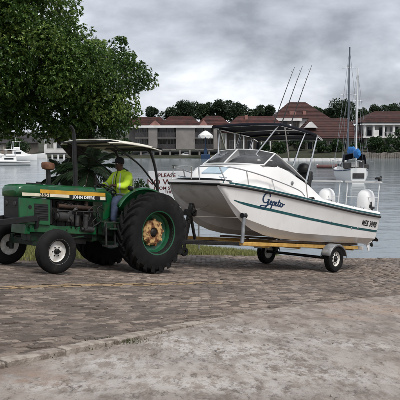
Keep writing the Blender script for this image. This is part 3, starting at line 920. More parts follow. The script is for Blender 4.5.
def text_mesh(txt, size, bold=0.0, shear=0.0):
    cu = bpy.data.curves.new("t", 'FONT'); cu.body = txt; cu.size = size; cu.offset = bold; cu.shear = shear
    cu.align_x = 'CENTER'; cu.align_y = 'CENTER'; cu.resolution_u = 3
    ob = bpy.data.objects.new("t", cu); COL.objects.link(ob)
    bpy.context.view_layer.update()
    me = bpy.data.meshes.new_from_object(ob.evaluated_get(bpy.context.evaluated_depsgraph_get()))
    bpy.data.objects.remove(ob); bpy.data.curves.remove(cu)
    V = [v.co.copy() for v in me.vertices]; Fs = [tuple(p.vertices) for p in me.polygons]
    bpy.data.meshes.remove(me)
    return V, Fs
def text_obj(name, txt, size, o, u, v, mt, parent, bold=0.0, sx=1.0, shear=0.0):
    V, Fs = text_mesh(txt, size, bold, shear); o, u, v = Vector(o), Vector(u).normalized(), Vector(v).normalized()
    me = bpy.data.meshes.new(name); me.from_pydata([o + u*(p.x*sx) + v*p.y for p in V], [], Fs)
    me.materials.append(mt); me.update()
    return link_mesh(name, me, parent)
text_obj("lettering", "JOHN DEERE", .080, (1.40,.3115,1.416), (-1,0,.028), (0,0,1), MT['letter_white'], hood, .0022, 1.15)
text_obj("lettering", "2651", .088, (2.28,.3125,1.402), (-1,0,.028), (0,0,1), MT['black'], hood, .002, 1.35)

mb = MB().loft([[(x, -w_, .84), (x, -w_, 1.335), (x, w_, 1.335), (x, w_, .84)] for x, w_ in ((2.15,.288),(2.70,.285),(2.79,.272),(2.81,.262))], ring=True, cap0=True, cap1=True)
nose = mb.build("nose_cowl", MT['green'], tractor, 35, .015)
mb = MB()
mb.box((2.815,0,1.09),(.012,.50,.47))
for k in range(9): mb.box((2.823,0,.90+.046*k),(.016,.46,.016))
mb.build("grille", MT['black'], nose, 35)
for s in (1,-1):
    mb = MB()
    mb.box((2.36,s*.288,1.08),(.30,.012,.30))
    for k in range(6): mb.box((2.36,s*.296,.97+.044*k),(.28,.014,.012), Matrix.Rotation(.4*s,3,'X'))
    mb.build("side_screen", MT['black'], nose, 35)
    MB().cyl((2.60,s*.283,1.16),(2.60,s*.296,1.16),.035,n=14).build("badge", MT['black'], nose, 35)
    MB().lathe([(.0,.02),(.04,.018),(.055,0),(.055,-.03)], (2.825,s*.15,1.20),(1,0,0),16).build("headlight", MT['iron'], nose, 35)
mb = MB().cyl((2.14,.14,.95),(2.14,.14,1.30),.12,n=4)
MB().span((2.08,-.24,.86),(2.17,.24,1.33)).build("radiator", MT['black'], tractor, 35, .01)
mb = MB()
for s in (1,-1):
    mb.beam((2.42,s*.30,.97),(3.55,s*.34,.80),.05,.11)
    mb.beam((2.45,s*.27,.78),(2.45,s*.30,1.0),.08,.06,(1,0,0))
mb.beam((3.5,-.36,.81),(3.5,.36,.81),.08,.12).beam((3.5,-.5,1.12),(3.5,.5,1.12),.06,.06)
for s in (1,-1): mb.beam((3.5,s*.34,.81),(3.5,s*.40,1.14),.06,.05,(1,0,0))
mb.build("push_frame", MT['black'], tractor, 35, .008)

# --- stack and pre-cleaner
mb = MB().cyl((1.36,0,1.60),(1.36,0,1.67),.065,n=18).cyl((1.36,0,1.65),(1.36,0,2.50),.047,n=18)
mb.tube(catmull([(1.36,0,2.48),(1.36,0,2.64),(1.38,0,2.73),(1.44,0,2.80)],5),.032,12)
mb.build("exhaust_stack", MT['black'], tractor, 40)
mb = MB().cyl((1.99,0,1.58),(1.99,0,1.90),.045,n=16).cyl((1.99,0,1.59),(1.99,0,1.63),.07,n=16)
pc = mb.build("air_intake", MT['black'], tractor, 40)
MB().lathe([(.06,0),(.115,.015),(.125,.05),(.125,.11),(.11,.135),(.05,.145),(0,.145)], (1.99,0,1.89),(0,0,1),24).build("pre_cleaner_bowl", MT['rust_bowl'], pc, 35)

# --- operator station
mb = MB().span((.12,-.62,.825),(1.0,-.2,.86)).span((.12,.2,.825),(1.0,.62,.86)).span((.3,-.21,.825),(.36,.21,.855))
mb.build("footplate", MT['green_dirty'], tractor, 35, .008)
for s in (1,-1):
    mb = MB()
    mb.beam((.80,s*.50,.93),(.80,s*.56,.50),.035,.03,(1,0,0)).beam((1.02,s*.50,.93),(1.02,s*.56,.50),.035,.03,(1,0,0)).span((.78,s*.46,.49),(1.04,s*.64,.52))
    mb.build("step", MT['iron'], tractor, 35)
mb = MB().loft([[(x, -w_, z0), (x, -w_, z1-.05), (x, -w_*.7, z1), (x, w_*.7, z1), (x, w_, z1-.05), (x, w_, z0)] for x, w_, z0, z1 in ((.54,.12,1.25,1.53),(.60,.15,1.1,1.58),(.77,.16,1.0,1.63),(.838,.17,1.0,1.635))], ring=True, cap0=True, cap1=True)
dash = mb.build("dash_cowl", MT['green'], tractor, 35, .012)
MB().span((.842,-.292,1.37),(.862,.292,1.60)).build("firewall", MT['green'], tractor, 35, .006)
mb = MB().box((.545,0,1.43),(.02,.2,.14), Matrix.Rotation(-.3,3,'Y'))
mb.build("instrument_panel", MT['black'], dash, 35)
sw_c = Vector((.59,0,1.64)); sw_ax = Vector((-.42,0,.9)).normalized()
u_, v_ = frame(sw_ax)
mb = MB().tube([sw_c + u_*(.20*math.cos(a)) + v_*(.20*math.sin(a)) for a in [2*math.pi*k/28 for k in range(28)]], .014, 8, close=True)
for k in range(3):
    a = 2*math.pi*k/3 + .5; mb.tube([sw_c, sw_c + u_*(.2*math.cos(a)) + v_*(.2*math.sin(a))], .011, 6)
mb.cyl(sw_c, sw_c - sw_ax*.22, .025, n=10).cyl(sw_c + sw_ax*.015, sw_c - sw_ax*.03, .045, n=12)
mb.build("steering_wheel", MT['black'], tractor, 40)
mb = MB().loft([[(x, -.23, z0), (x, -.23, z1), (x, .23, z1), (x, .23, z0)] for x, z0, z1 in ((-.28,1.30,1.40),(-.1,1.28,1.385),(.16,1.29,1.40))], ring=True, cap0=True, cap1=True)
mb.loft([[(-.25+.0*k, -.22, 1.36), (-.34, -.22, 1.36), (-.34, .22, 1.36), (-.25, .22, 1.36)] for k in (0,)] + [[(-.27,-.23,1.58),(-.38,-.23,1.58),(-.38,.23,1.58),(-.27,.23,1.58)],[(-.33,-.19,1.76),(-.41,-.19,1.76),(-.41,.19,1.76),(-.33,.19,1.76)]], ring=True, cap0=True, cap1=True)
mb.cyl((-.08,0,1.08),(-.08,0,1.3),.11,n=12)
mb.build("driver_seat", MT['vinyl'], tractor, 40, .03)
mb = MB()
for (x, y, h) in ((.42,.22,.42),(.36,.28,.36),(.12,.34,.45),(.05,.37,.5)):
    mb.tube([(x,y,1.0),(x-.04,y+.01,1.0+h*.6),(x-.10,y,1.0+h)],.009,6).lathe([(0,-.02),(.02,-.01),(.02,.015),(0,.025)],(x-.10,y,1.0+h),(0,0,1),8)
mb.build("control_lever", MT['grey_metal'], tractor, 40)
# fenders
for s in (1,-1):
    secs = []
    for k in range(15):
        a = math.radians(33 + 117*k/14); r = .90
        def P(rr, y): return (rr*math.cos(a), s*y, R + rr*math.sin(a))
        secs.append([P(r-.32, .50), P(r-.03, .50), P(r, .52), P(r+.006, .55), P(r, .60), P(r-.03, .61)])
    mb = MB().loft(secs)
    fd = mb.build("fender", MT['green'], tractor, 50, solid=.012)
    MB().tube([(.905*math.cos(math.radians(33+117*k/14)), s*.605, R-.03+.905*math.sin(math.radians(33+117*k/14))) for k in range(15)], .012, 6).build("fender_lip", MT['green'], fd, 50)
    mb = MB().span((.05,s*.44,.95),(.50,s*.50,1.34)); mb.build("fender_skirt", MT['green_dirty'], fd, 35, .01)
    lamp = MB().lathe([(0,.05),(.045,.04),(.05,0),(.04,-.05),(0,-.06)], (.42,s*.56,1.68),(1,0,0),14); lamp.build("fender_lamp", MT['black'], fd, 40)
# roll frame and canopy
for s in (1,-1):
    MB().tube(catmull([(-.30,s*.45,1.12),(-.34,s*.52,1.5),(-.30,s*.56,2.0),(-.16,s*.56,2.44),(.0,s*.55,2.53)],5),.030,8).build("canopy_post", MT['black'], tractor, 40)
    MB().tube(catmull([(-.31,s*.55,1.75),(.2,s*.62,2.16),(.75,s*.66,2.40),(1.05,s*.68,2.52)],5),.020,8).build("canopy_strut", MT['black'], tractor, 40)
secs = []
for k in range(13):
    y = -.82 + 1.64*k/12; t = abs(y)/.82
    zz = 2.615 - .055*t**2.5
    secs.append([(x, y, zz - .05*abs((x-.44)/.72)**3 - (.03 if (k in (0,12)) else 0)) for x in np.linspace(-.24,1.12,9)])
mb = MB().loft(secs)
roof = mb.build("canopy_roof", MT['canopy_top'], tractor, 40, solid=.022)
mb = MB().tube([(-.24,-.80,2.53),(1.11,-.80,2.53),(1.11,.80,2.53),(-.24,.80,2.53)],.022,8,close=True)
for x in (.0,.45,.9): mb.beam((x,-.8,2.535),(x,.8,2.535),.04,.03)
mb.build("canopy_frame", MT['black'], roof, 40)
# ---- the superstructure rakes forward a little
def rake(o):
    for ch in o.children:
        if ch.name.startswith(('rear_wheel', 'front_wheel')): continue
        if ch.type == 'MESH':
            for v in ch.data.vertices: v.co.x += .14*max(0.0, v.co.z - 1.0)
        rake(ch)
rake(tractor)
# linkage at the back
mb = MB()
for s in (1,-1):
    mb.beam((-.30,s*.22,.58),(-.98,s*.36,.55),.06,.08).beam((-.28,s*.22,1.08),(-.70,s*.30,1.18),.05,.06).beam((-.70,s*.30,1.18),(-.72,s*.32,.58),.04,.04,(1,0,0))
    mb.beam((-.95,s*.36,.32),(-.98,s*.36,1.22),.07,.06,(1,0,0))
mb.beam((-.97,-.40,.55),(-.97,.40,.55),.09,.10).beam((-.97,-.36,1.18),(-.97,.36,1.18),.06,.07).beam((-.45,0,1.02),(-.95,0,1.16),.05,.05)
mb.build("hitch_linkage", MT['grease'], tractor, 35, .008)
MB().beam((.1,0,.44),(-.98,0,.44),.10,.045).cyl((-.93,0,.40),(-.93,0,.56),.022,n=10).build("drawbar", MT['grease'], tractor, 35, .006)

# ================================================================== DRIVER
def skin_obj(name, pts, edges, radii, mt, parent, root=0, sub=2):
    me = bpy.data.meshes.new(name); me.from_pydata([tuple(p) for p in pts], edges, [])
    o = link_mesh(name, me, parent)
    me.materials.append(mt)
    m = o.modifiers.new("skin", 'SKIN'); m.use_smooth_shade = True
    if not me.skin_vertices: 
        bpy.context.view_layer.objects.active = o
    sv = me.skin_vertices[0].data if me.skin_vertices else None
    for i, r in enumerate(radii):
        rr = r if isinstance(r, tuple) else (r, r)
        sv[i].radius = rr; sv[i].use_root = (i == root)
    s = o.modifiers.new("sub", 'SUBSURF'); s.levels = sub; s.render_levels = sub
    return o
person = empty("person", TR @ Matrix.Translation((.20, 0, 1.325)))
tag(person, "seated driver in a fluorescent yellow jacket, blue jeans and dark cap, hands on steering wheel", "person")
MT['skin'] = mat('brown_skin', (.085,.042,.026), (.07,.034,.02), 10, .5)
MT['hivis'] = mat('fluorescent_jacket', (.58,.82,.04), (.52,.75,.035), 5, .7, bump=.4, bscale=14)
MT['reflect'] = mat('grey_reflective_tape', (.55,.57,.52), None, rough=.4)
MT['denim'] = mat('blue_denim', (.032,.046,.085), (.05,.068,.115), 12, .85, bump=.2, bscale=60)
MT['dark_cloth'] = mat('dark_cap', (.012,.012,.015), None, rough=.85)
MT['boot'] = mat('black_boot', (.015,.013,.012), None, rough=.6)
def Z(p): return (p[0], p[1], p[2] - 1.40)
pts, ed, rad = [], [], []
def node(p, r, par=None):
    pts.append(Z(p)); rad.append(r)
    if par is not None: ed.append((par, len(pts)-1))
    return len(pts)-1
pel = node((.0,0,1.52),(.14,.10)); ch = node((.05,0,1.78),(.13,.085),pel); up = node((.10,0,1.97),(.13,.07),ch)
nk = node((.155,0,2.10),.056,up); hd0 = node((.185,0,2.17),(.07,.085),nk); hd1 = node((.205,0,2.25),(.078,.098),hd0); hd2 = node((.20,0,2.33),(.062,.08),hd1)
for s in (1,-1):
    sh = node((.10,s*.19,2.00),.050,up); el = node((.24,s*.285,1.80),.038,sh); wr = node((.43,s*.19,1.79),.033,el)
    pl = node((.475,s*.185,1.795),(.04,.018),wr)
    for q, (dy, ln) in enumerate(((-.030,.062),(-.011,.075),(.009,.072),(.028,.056))):
        f1 = node((.475+ln*.55,s*.185+dy,1.803),.0095,pl); f2 = node((.475+ln*.85,s*.185+dy,1.788),.009,f1); node((.475+ln*.8,s*.185+dy,1.768),.008,f2)
    t1 = node((.478,s*.185-s*.045,1.785),.011,pl); node((.505,s*.185-s*.052,1.768),.009,t1)
    hp = node((.06,s*.10,1.50),.09,pel); kn = node((.44,s*.25,1.52),.062,hp); an = node((.48,s*.30,1.06),.042,kn)
    he = node((.48,s*.30,1.00),.04,an); node((.62,s*.31,.985),.034,he)
body = skin_obj("body", pts, ed, rad, MT['skin'], person)
# face details
mb = MB().lathe([(0,.018),(.012,.012),(.018,-.01),(0,-.02)], Z((.305,0,2.235)), (1,0,-.3), 10)
mb.build("nose", MT['skin'], body, 60)
for s in (1,-1):
    MB().lathe([(0,.012),(.02,.006),(.026,-.008),(.015,-.02)], Z((.195,s*.082,2.24)), (0,s,0), 12).build("ear", MT['skin'], body, 60)
    MB().lathe([(0,.006),(.009,.003),(.012,-.004),(0,-.006)], Z((.288,s*.034,2.262)), (1,s*.3,0), 10).build("eye", MT['letter_white'], body, 60)
MB().lathe([(0,.006),(.024,.003),(.026,-.006)], Z((.287,0,2.175)), (1,0,0), 12).build("mouth", mat('lips', (.06,.022,.018), None, rough=.5), body, 60)
# cap
mb = MB().lathe([(.098,-.03),(.102,.0),(.098,.045),(.075,.085),(.035,.105),(0,.11)], Z((.20,0,2.30)), (-.06,0,1), 24)
secs = []
for k in range(9):
    a = math.radians(-70 + 140*k/8)
    secs.append([Z((.20+.095*math.cos(a), .095*math.sin(a), 2.295)), Z((.20+.185*math.cos(a)**1.0 - .0, .105*math.sin(a), 2.275)), Z((.20+.183*math.cos(a), .104*math.sin(a), 2.268)), Z((.20+.095*math.cos(a), .095*math.sin(a), 2.285))])
mb.loft(secs, ring=True, cap0=True, cap1=True)
mb.build("cap", MT['dark_cloth'], person, 50)
# jacket
pts, ed, rad = [], [], []
pel = node((.0,0,1.47),(.21,.185)); a1 = node((.02,0,1.62),(.225,.19),pel); ch = node((.055,0,1.80),(.225,.18),a1); up = node((.10,0,1.99),(.205,.15),ch); nk = node((.14,0,2.09),(.115,.115),up); node((.16,0,2.15),(.10,.105),nk)
for s in (1,-1):
    sh = node((.10,s*.215,2.01),.105,up); m1 = node((.16,s*.27,1.91),.096,sh); el = node((.235,s*.295,1.795),.086,m1); m2 = node((.33,s*.25,1.785),.075,el); node((.42,s*.20,1.79),.062,m2)
jacket = skin_obj("jacket", pts, ed, rad, MT['hivis'], person)
dm = jacket.modifiers.new("folds", 'DISPLACE')
tx_ = bpy.data.textures.new("folds", 'CLOUDS'); tx_.noise_scale = .065; tx_.noise_depth = 3
dm.texture = tx_; dm.strength = .045; dm.mid_level = .5
for (zz, xx, rx, ry) in ((1.635,.02,.198,.232),(1.80,.055,.192,.236)):
    MB().tube([Z((xx + rx*math.cos(a), ry*math.sin(a), zz)) for a in [2*math.pi*k/28 for k in range(28)]], .016, 6, close=True).build("reflective_band", MT['reflect'], jacket, 60)
for s in (1,-1):
    p0, p1 = Vector(Z((.335,s*.243,1.79))), Vector(Z((.365,s*.226,1.79)))
    MB().cyl(p0, p1, .078, .073, 16).build("cuff_band", MT['reflect'], jacket, 60)
MB().tube(catmull([Z((.235,.0,2.10)),Z((.262,.0,1.98)),Z((.255,.0,1.80)),Z((.215,.0,1.60))],4),.009,6).build("zip", MT['dark_cloth'], jacket, 60)
for s in (1,-1):
    MB().tube(catmull([Z((.215,s*.10,2.07)),Z((.245,s*.115,1.95)),Z((.243,s*.12,1.80)),Z((.212,s*.12,1.63))],4),.015,6).build("reflective_band", MT['reflect'], jacket, 60)
    MB().tube(catmull([Z((-.02,s*.10,2.09)),Z((-.095,s*.115,1.95)),Z((-.13,s*.12,1.80)),Z((-.165,s*.12,1.63))],4),.015,6).build("reflective_band", MT['reflect'], jacket, 60)
# jeans
pts, ed, rad = [], [], []
pel = node((-.01,0,1.50),(.175,.125))
for s in (1,-1):
    hp = node((.08,s*.105,1.505),.105,pel); m1 = node((.27,s*.19,1.525),.095,hp); kn = node((.44,s*.25,1.515),.086,m1); m2 = node((.465,s*.28,1.30),.076,kn); node((.48,s*.30,1.04),.072,m2)
skin_obj("jeans", pts, ed, rad, MT['denim'], person)
for s in (1,-1):
    pts, ed, rad = [], [], []
    a = node((.47,s*.30,1.10),.066); b = node((.47,s*.30,1.01),.068,a); c = node((.55,s*.305,.995),.062,b); node((.655,s*.31,.985),.05,c)
    skin_obj("boot", pts, ed, rad, MT['boot'], person)
# ================================================================== TRAILER + BOAT
BH = math.radians(47)
BS = 1.095
_l = Vector((math.sin(BH), -math.cos(BH)))
BXY = (3.62 - 1.22*_l.x, 18.40 - 1.22*_l.y)
TM = vehicle_matrix(BXY[0], BXY[1], BH) @ Matrix.Scale(BS, 4)
trailer = empty("boat_trailer", TM)
tag(trailer, "single axle boat trailer with ochre yellow rails under the white boat", "trailer")
mb = MB()
for s in (1,-1):
    MB().beam((-1.35,s*.86,.605),(3.45,s*.86,.605),.07,.078).build("side_rail", MT['trailer_y'], trailer, 35, .008)
    mb.beam((3.4,s*.86,.60),(4.5,s*.07,.56),.07,.078)
mb.build("tongue_frame", MT['grease'], trailer, 35, .008)
for x in (-1.2,-.1,1.2,2.4):
    MB().beam((x,-.84,.565),(x,.84,.565),.07,.08).build("cross_member", MT['trailer_y'], trailer, 35, .006)
mb = MB().beam((3.2,0,.56),(4.6,0,.56),.09,.10)
mb.build("drawbar", MT['black'], trailer, 35, .006)
mb = MB().beam((4.55,0,.56),(4.80,0,.52),.09,.09).lathe([(0,.07),(.05,.05),(.06,0),(.05,-.05),(0,-.06)],(4.83,0,.50),(0,0,1),14).cyl((4.35,.14,.42),(4.35,.14,1.0),.03,n=12).cyl((4.35,.14,1.0),(4.35,.22,1.05),.012,n=6)
mb.build("coupler", MT['grease'], trailer, 35)
MB().lathe([(.04,-.03),(.09,-.03),(.10,0),(.09,.03),(.04,.03)], (4.35,.14,.36),(0,1,0),18,close=True).build("jockey_wheel", MT['rubber'], trailer, 35)
wp = MB().beam((4.22,0,.60),(4.08,0,1.38),.09,.08,(1,0,0)).beam((3.9,0,.62),(4.10,0,1.15),.05,.05,(1,0,0)).box((4.10,0,1.18),(.18,.2,.14)).cyl((4.12,-.14,1.18),(4.12,.14,1.18),.06,n=12).tube([(4.12,.14,1.18),(4.16,.2,1.22),(4.24,.22,1.34)],.012,6)
wp = wp.build("winch_post", MT['grease'], trailer, 35, .006)
MB().tube([(4.10,0,1.2),(3.55,0,1.36)],.010,6).tube([(4.10,.02,1.1),(3.42,.86,1.15)],.008,6).build("strap", MT['rope'], wp, 40)
# guide posts with rollers beside the bows
for s in (1,-1):
    gp = MB().cyl((3.42,s*.91,.62),(3.42,s*.91,1.17),.042,n=14).build("guide_post", MT['grey_metal'], trailer, 40)
    MB().lathe([(.02,-.06),(.055,-.06),(.04,0),(.055,.06),(.02,.06)], (3.41,s*.895,1.20),(1,0,0),14).build("roller", MT['black'], gp, 40)
for s in (1,-1):
    mb = MB().beam((-1.5,s*.74,.685),(2.2,s*.74,.685),.10,.05)
    for x in (-1.2,-.1,1.2): mb.beam((x,s*.74,.60),(x,s*.74,.67),.05,.05,(1,0,0))
    mb.build("bunk", MT['wood'], trailer, 35, .006)
MB().cyl((0,-1.05,.325),(0,1.05,.325),.035,n=12).beam((0,.72,.33),(0,.72,.58),.05,.08,(1,0,0)).beam((0,-.72,.33),(0,-.72,.58),.05,.08,(1,0,0)).build("axle", MT['black'], trailer, 35)
tprof = [(.185,-.075),(.20,-.088),(.25,-.098),(.295,-.09),(.318,-.07),(.312,-.045),(.325,-.03),(.315,-.012),(.326,0),(.315,.012),(.325,.03),(.312,.045),(.318,.07),(.295,.09),(.25,.098),(.20,.088),(.185,.075),(.17,0)]
tt = MB().lathe(tprof, (0,0,0), (0,1,0), 44, close=True)
for s in (1,-1):
    c = (0, s*1.03, .326); w = empty("wheel", parent=trailer)
    shift(tt, c).build("tyre", MT['rubber'], w, 25)
    MB().lathe([(.19,.078),(.203,.084),(.2,.07),(.178,.055),(.165,.02),(.13,.035),(.085,.045),(.05,.03),(.05,-.03),(.17,-.03),(.19,-.08)], c, (0,s,0), 32, close=True).build("rim", MT['rim_white'], w, 30)
    for k in range(8):
        a = 2*math.pi*k/8; p = Vector(c) + Vector((math.cos(a)*.115, s*.040, math.sin(a)*.115))
        MB().cyl(p - Vector((0,s*.012,0)), p + Vector((0,s*.003,0)), .019, n=12).build("vent_hole", MT['black'], w, 40)
    hb = MB().lathe([(0,.085),(.03,.08),(.042,.06),(.048,.05),(.082,.048),(.082,.02)], c, (0,s,0), 16)
    for k in range(5):
        a = 2*math.pi*k/5; p = Vector(c) + Vector((math.cos(a)*.065, s*.035, math.sin(a)*.065)); hb.cyl(p, p + Vector((0,s*.022,0)), .01, n=6)
    hb.build("hub", MT['grease'], w, 30)
    secs = []
    for k in range(13):
        a = math.radians(12 + 156*k/12); r = .40
        x, z = r*math.cos(a), .326 + r*math.sin(a)*.90
        secs.append([(x, s*.90, z-.05), (x, s*.90, z), (x, s*1.145, z), (x, s*1.155, z-.01), (x*1.0, s*1.155, z-.05)])
    MB().loft(secs).build("mudguard", MT['grey_metal'], trailer, 45, solid=.008)
mb = MB().beam((-1.42,-1.0,.60),(-1.42,1.0,.60),.03,.10)
tb = mb.build("light_board", MT['alu'], trailer, 35, .004)
for s in (1,-1): MB().box((-1.445,s*.9,.60),(.03,.14,.07)).build("tail_lamp", mat('red_lens', (.45,.02,.015), None, rough=.2), tb, 35)

# ------------------------------------------------------------------ the boat
boat = empty("catamaran_boat", TM @ Matrix.Translation((0, 0, .70)))
tag(boat, "white twin hulled motor boat with teal stripes and navy canopy, carried on the trailer", "boat")
BZ = .70
XB, XS = 4.08, -1.90
def zg(s): return lerp_tab([(0,1.875),(.6,1.855),(1.4,1.81),(2.7,1.71),(3.8,1.635),(4.8,1.575),(5.9,1.53)], s)
def yg(s): return lerp_tab([(0,.74),(.12,.83),(.3,.89),(.7,.97),(1.3,1.06),(2.2,1.14),(3.2,1.18),(5.9,1.17)], s)
def zk(s): return lerp_tab([(0,1.76),(.12,1.60),(.3,1.41),(.55,1.19),(.8,1.04),(1.1,.91),(1.5,.81),(2.0,.75),(2.8,.722),(5.9,.715)], s)
def zc(s): return max(zk(s) + .03, lerp_tab([(0,1.78),(.3,1.45),(.8,1.13),(1.5,.98),(2.4,.90),(5.9,.87)], s))
def zt(s): return max(zk(s) + .02, lerp_tab([(0,1.79),(.15,1.62),(.4,1.45),(.8,1.30),(1.3,1.20),(2.2,1.12),(5.9,1.08)], s))
def wsp(s): return lerp_tab([(0,.03),(.3,.15),(.8,.32),(1.5,.45),(2.5,.50),(5.9,.52)], s)
def sec(s):
    X = XB - s; g, y = zg(s), yg(s); w = wsp(s)
    yc = y - .02 - min(.09, .3*w); yk_ = y - .05 - w*.52; yi = y - .03 - w
    h = [(y, g), (y+.004, g-.07), (y-.012, g-.10), (y*.4+yc*.6-.0, zc(s)*.6+(g-.1)*.4), (yc, zc(s)), (yc-.02, zc(s)-.012), (yk_, zk(s)), (yi+.01, max(zk(s)+.012, zk(s)*.7+zt(s)*.3)), (yi, zt(s)-.0), (yi-.10, zt(s)+.02), (0, zt(s)+.045)]
    L_ = [(X, a, z-BZ) for a, z in h]; R_ = [(X, -a, z-BZ) for a, z in h[:-1]]
    return L_ + R_[::-1]
ss = [0,.05,.12,.2,.3,.42,.55,.68,.8,.95,1.1,1.3,1.5,1.75,2,2.4,2.8,3.2,3.8,4.4,5.0,5.5,XB-XS]
mb = MB().loft([sec(s) for s in ss])
nsec = len(sec(0))
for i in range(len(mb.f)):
    if 6 <= i % (nsec-1) <= nsec-2-6: mb.m[i] = 1          # tunnel and inner walls: white gelcoat with their shade painted in as grey
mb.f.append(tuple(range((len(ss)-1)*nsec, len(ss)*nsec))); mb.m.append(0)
mb.f.append(tuple(range(nsec))[::-1]); mb.m.append(0)
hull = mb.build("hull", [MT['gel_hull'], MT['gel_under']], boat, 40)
def side_y(X, z):
    s = XB - X; g = zg(s); y = yg(s); w = wsp(s); yc = y - .02 - min(.09, .3*w)
    z1, y1 = g-.10, y-.012; z3, y3 = zc(s), yc; z2 = z3*.6+z1*.4; y2 = y*.4+yc*.6
    if z > z2: return y2 + (y1-y2)*(z-z2)/(z1-z2)
    return y3 + (y2-y3)*(z-z3)/max(1e-3, z2-z3)
def hull_band(x0, x1, za, zb, off, n=40):
    m_ = MB()
    for s in (1,-1):
        secs = []
        for k in range(n+1):
            X = x0 + (x1-x0)*k/n; sg = XB - X; fa, fb = za(sg), zb(sg)
            zs_ = [fa + (fb-fa)*q/3 for q in range(4)]
            secs.append([(X, s*(side_y(X, z)+off), z-BZ) for z in zs_])
        m_.loft(secs)
    return m_
def midz(s): return zg(s) - .10 - lerp_tab([(0,.2),(.5,.27),(1.2,.31),(2.7,.33),(5.9,.335)], s)
hull_band(XB-.36, XS+.01, lambda s: midz(s)-.056*min(1, .3+(s-.36)*2), lambda s: midz(s), .004).build("mid_stripe", MT['teal'], hull, None)
mb = MB()
for s in (1,-1):
    mb.tube([(XB-q, s*(yg(q)+.008), zg(q)-.080-BZ) for q in np.linspace(0, XB-XS, 40)], .026, 8)
mb.tube([(XB+.02*(1-(y/.74)**2), y, zg(0)-.075-BZ) for y in np.linspace(-.745,.745,13)], .020, 8)
mb.tube([(XS-.004, y, zg(5.98)-.075-BZ) for y in np.linspace(-1.17,1.17,5)], .018, 8)
mb.build("rub_rail", MT['black'], hull, 50)
# deck, gunwale and cockpit
X_CK = 1.2
deck = MB()
secs = []
for q in np.linspace(0, XB-X_CK, 26):
    X = XB-q; y, g = yg(q), zg(q); secs.append([(X, y*t, g-BZ + .03*(1-t*t)) for t in (-1,-.98,-.9,-.6,-.3,0,.3,.6,.9,.98,1)])
deck.loft(secs)
for s in (1,-1):
    secs = []
    for q in np.linspace(XB-X_CK, XB-XS, 18):
        X = XB-q; y, g = yg(q), zg(q)
        secs.append([(X, s*y, g-BZ), (X, s*(y-.03), g-BZ+.055), (X, s*(y-.17), g-BZ+.05), (X, s*(y-.21), g-BZ+.01), (X, s*(y-.21), 1.22-BZ)])
    deck.loft(secs)
deck.add([(X_CK,-.97,1.22-BZ),(X_CK,.97,1.22-BZ),(XS,.97,1.22-BZ),(XS,-.97,1.22-BZ)], [(0,1,2,3)])
deck.span((XS+.005,-.96,1.20-BZ),(XS+.28,.96,1.50-BZ))
deck.build("deck", MT['gel'], boat, 40)
# teal line under the gunwale capping
mb = MB()
for s in (1,-1):
    secs = []
    for q in np.linspace(.05, XB-XS-.01, 40):
        X = XB-q; y, g = yg(q), zg(q); secs.append([(X, s*(y+.006), g-BZ-.045), (X, s*(y+.006), g-BZ-.006)])
    mb.loft(secs)
mb.build("gunwale_stripe", MT['teal'], hull, None)
# foredeck non-skid
secs = []
for q in np.linspace(.12, .52, 6):
    X = XB-q; y, g = yg(q)-.14, zg(q); secs.append([(X, y*t, g-BZ+.036+.03*(1-(t*y/yg(q))**2)) for t in (-1,-.5,0,.5,1)])
MB().loft(secs).build("non_skid_pad", MT['deck_blue'], boat, 50)
# cabin
def cab(X, w, zb, zt_, r):
    return [(X, -w, zb-BZ), (X, -w*.985, zt_-r-BZ), (X, -w*.93, zt_-.03-BZ), (X, -w*.80, zt_-.004-BZ), (X, -w*.4, zt_+.016-BZ), (X, 0, zt_+.022-BZ), (X, w*.4, zt_+.016-BZ), (X, w*.80, zt_-.004-BZ), (X, w*.93, zt_-.03-BZ), (X, w*.985, zt_-r-BZ), (X, w, zb-BZ)]
cs = [(3.72,.50,1.84,1.885,.03),(3.60,.60,1.83,1.97,.05),(3.44,.71,1.82,2.11,.08),(3.24,.82,1.80,2.235,.10),(3.02,.88,1.78,2.325,.11),(2.72,.92,1.75,2.385,.11),(2.40,.94,1.74,2.41,.10),(2.15,.95,1.73,2.36,.08),(1.85,.96,1.71,2.26,.07),(1.50,.965,1.68,2.15,.06),(1.15,.97,1.66,2.05,.05),(.90,.975,1.65,1.93,.04),(.55,.98,1.63,1.77,.03),(.25,.985,1.62,1.66,.02)]
front = [cab(*c) for c in cs if c[0] >= 2.40]
mb = MB().loft(front, cap0=True)
for s in (1,-1):       # side wings running back along the cockpit
    secs = []
    for (X, w, zb, zt_, r) in [c for c in cs if c[0] <= 2.40]:
        secs.append([(X, s*w, zb-BZ), (X, s*w*.985, zt_-r-BZ), (X, s*w*.95, zt_-.02-BZ), (X, s*(w*.95-.08), zt_-.02-BZ), (X, s*(w*.95-.10), zb-BZ)])
    mb.loft(secs)
mb.add([(2.401,-.93,1.3-BZ),(2.401,.93,1.3-BZ),(2.401,.88,2.39-BZ),(2.401,-.88,2.39-BZ)], [(0,1,2,3)])
cabin = mb.build("cabin", MT['gel'], boat, 45)
for s in (1,-1):
    MB().lathe([(0,.012),(.03,.01),(.05,0)], (1.85,s*.962,2.02-BZ),(0,s,0),16).build("vent", MT['grey_metal'], cabin, 40)
MB().loft([[(3.52,y,2.07-BZ),(3.26,y,2.24-BZ)] for y in (-.30,.30)]).build("hatch", MT['deck_blue'], cabin, None, solid=.03)
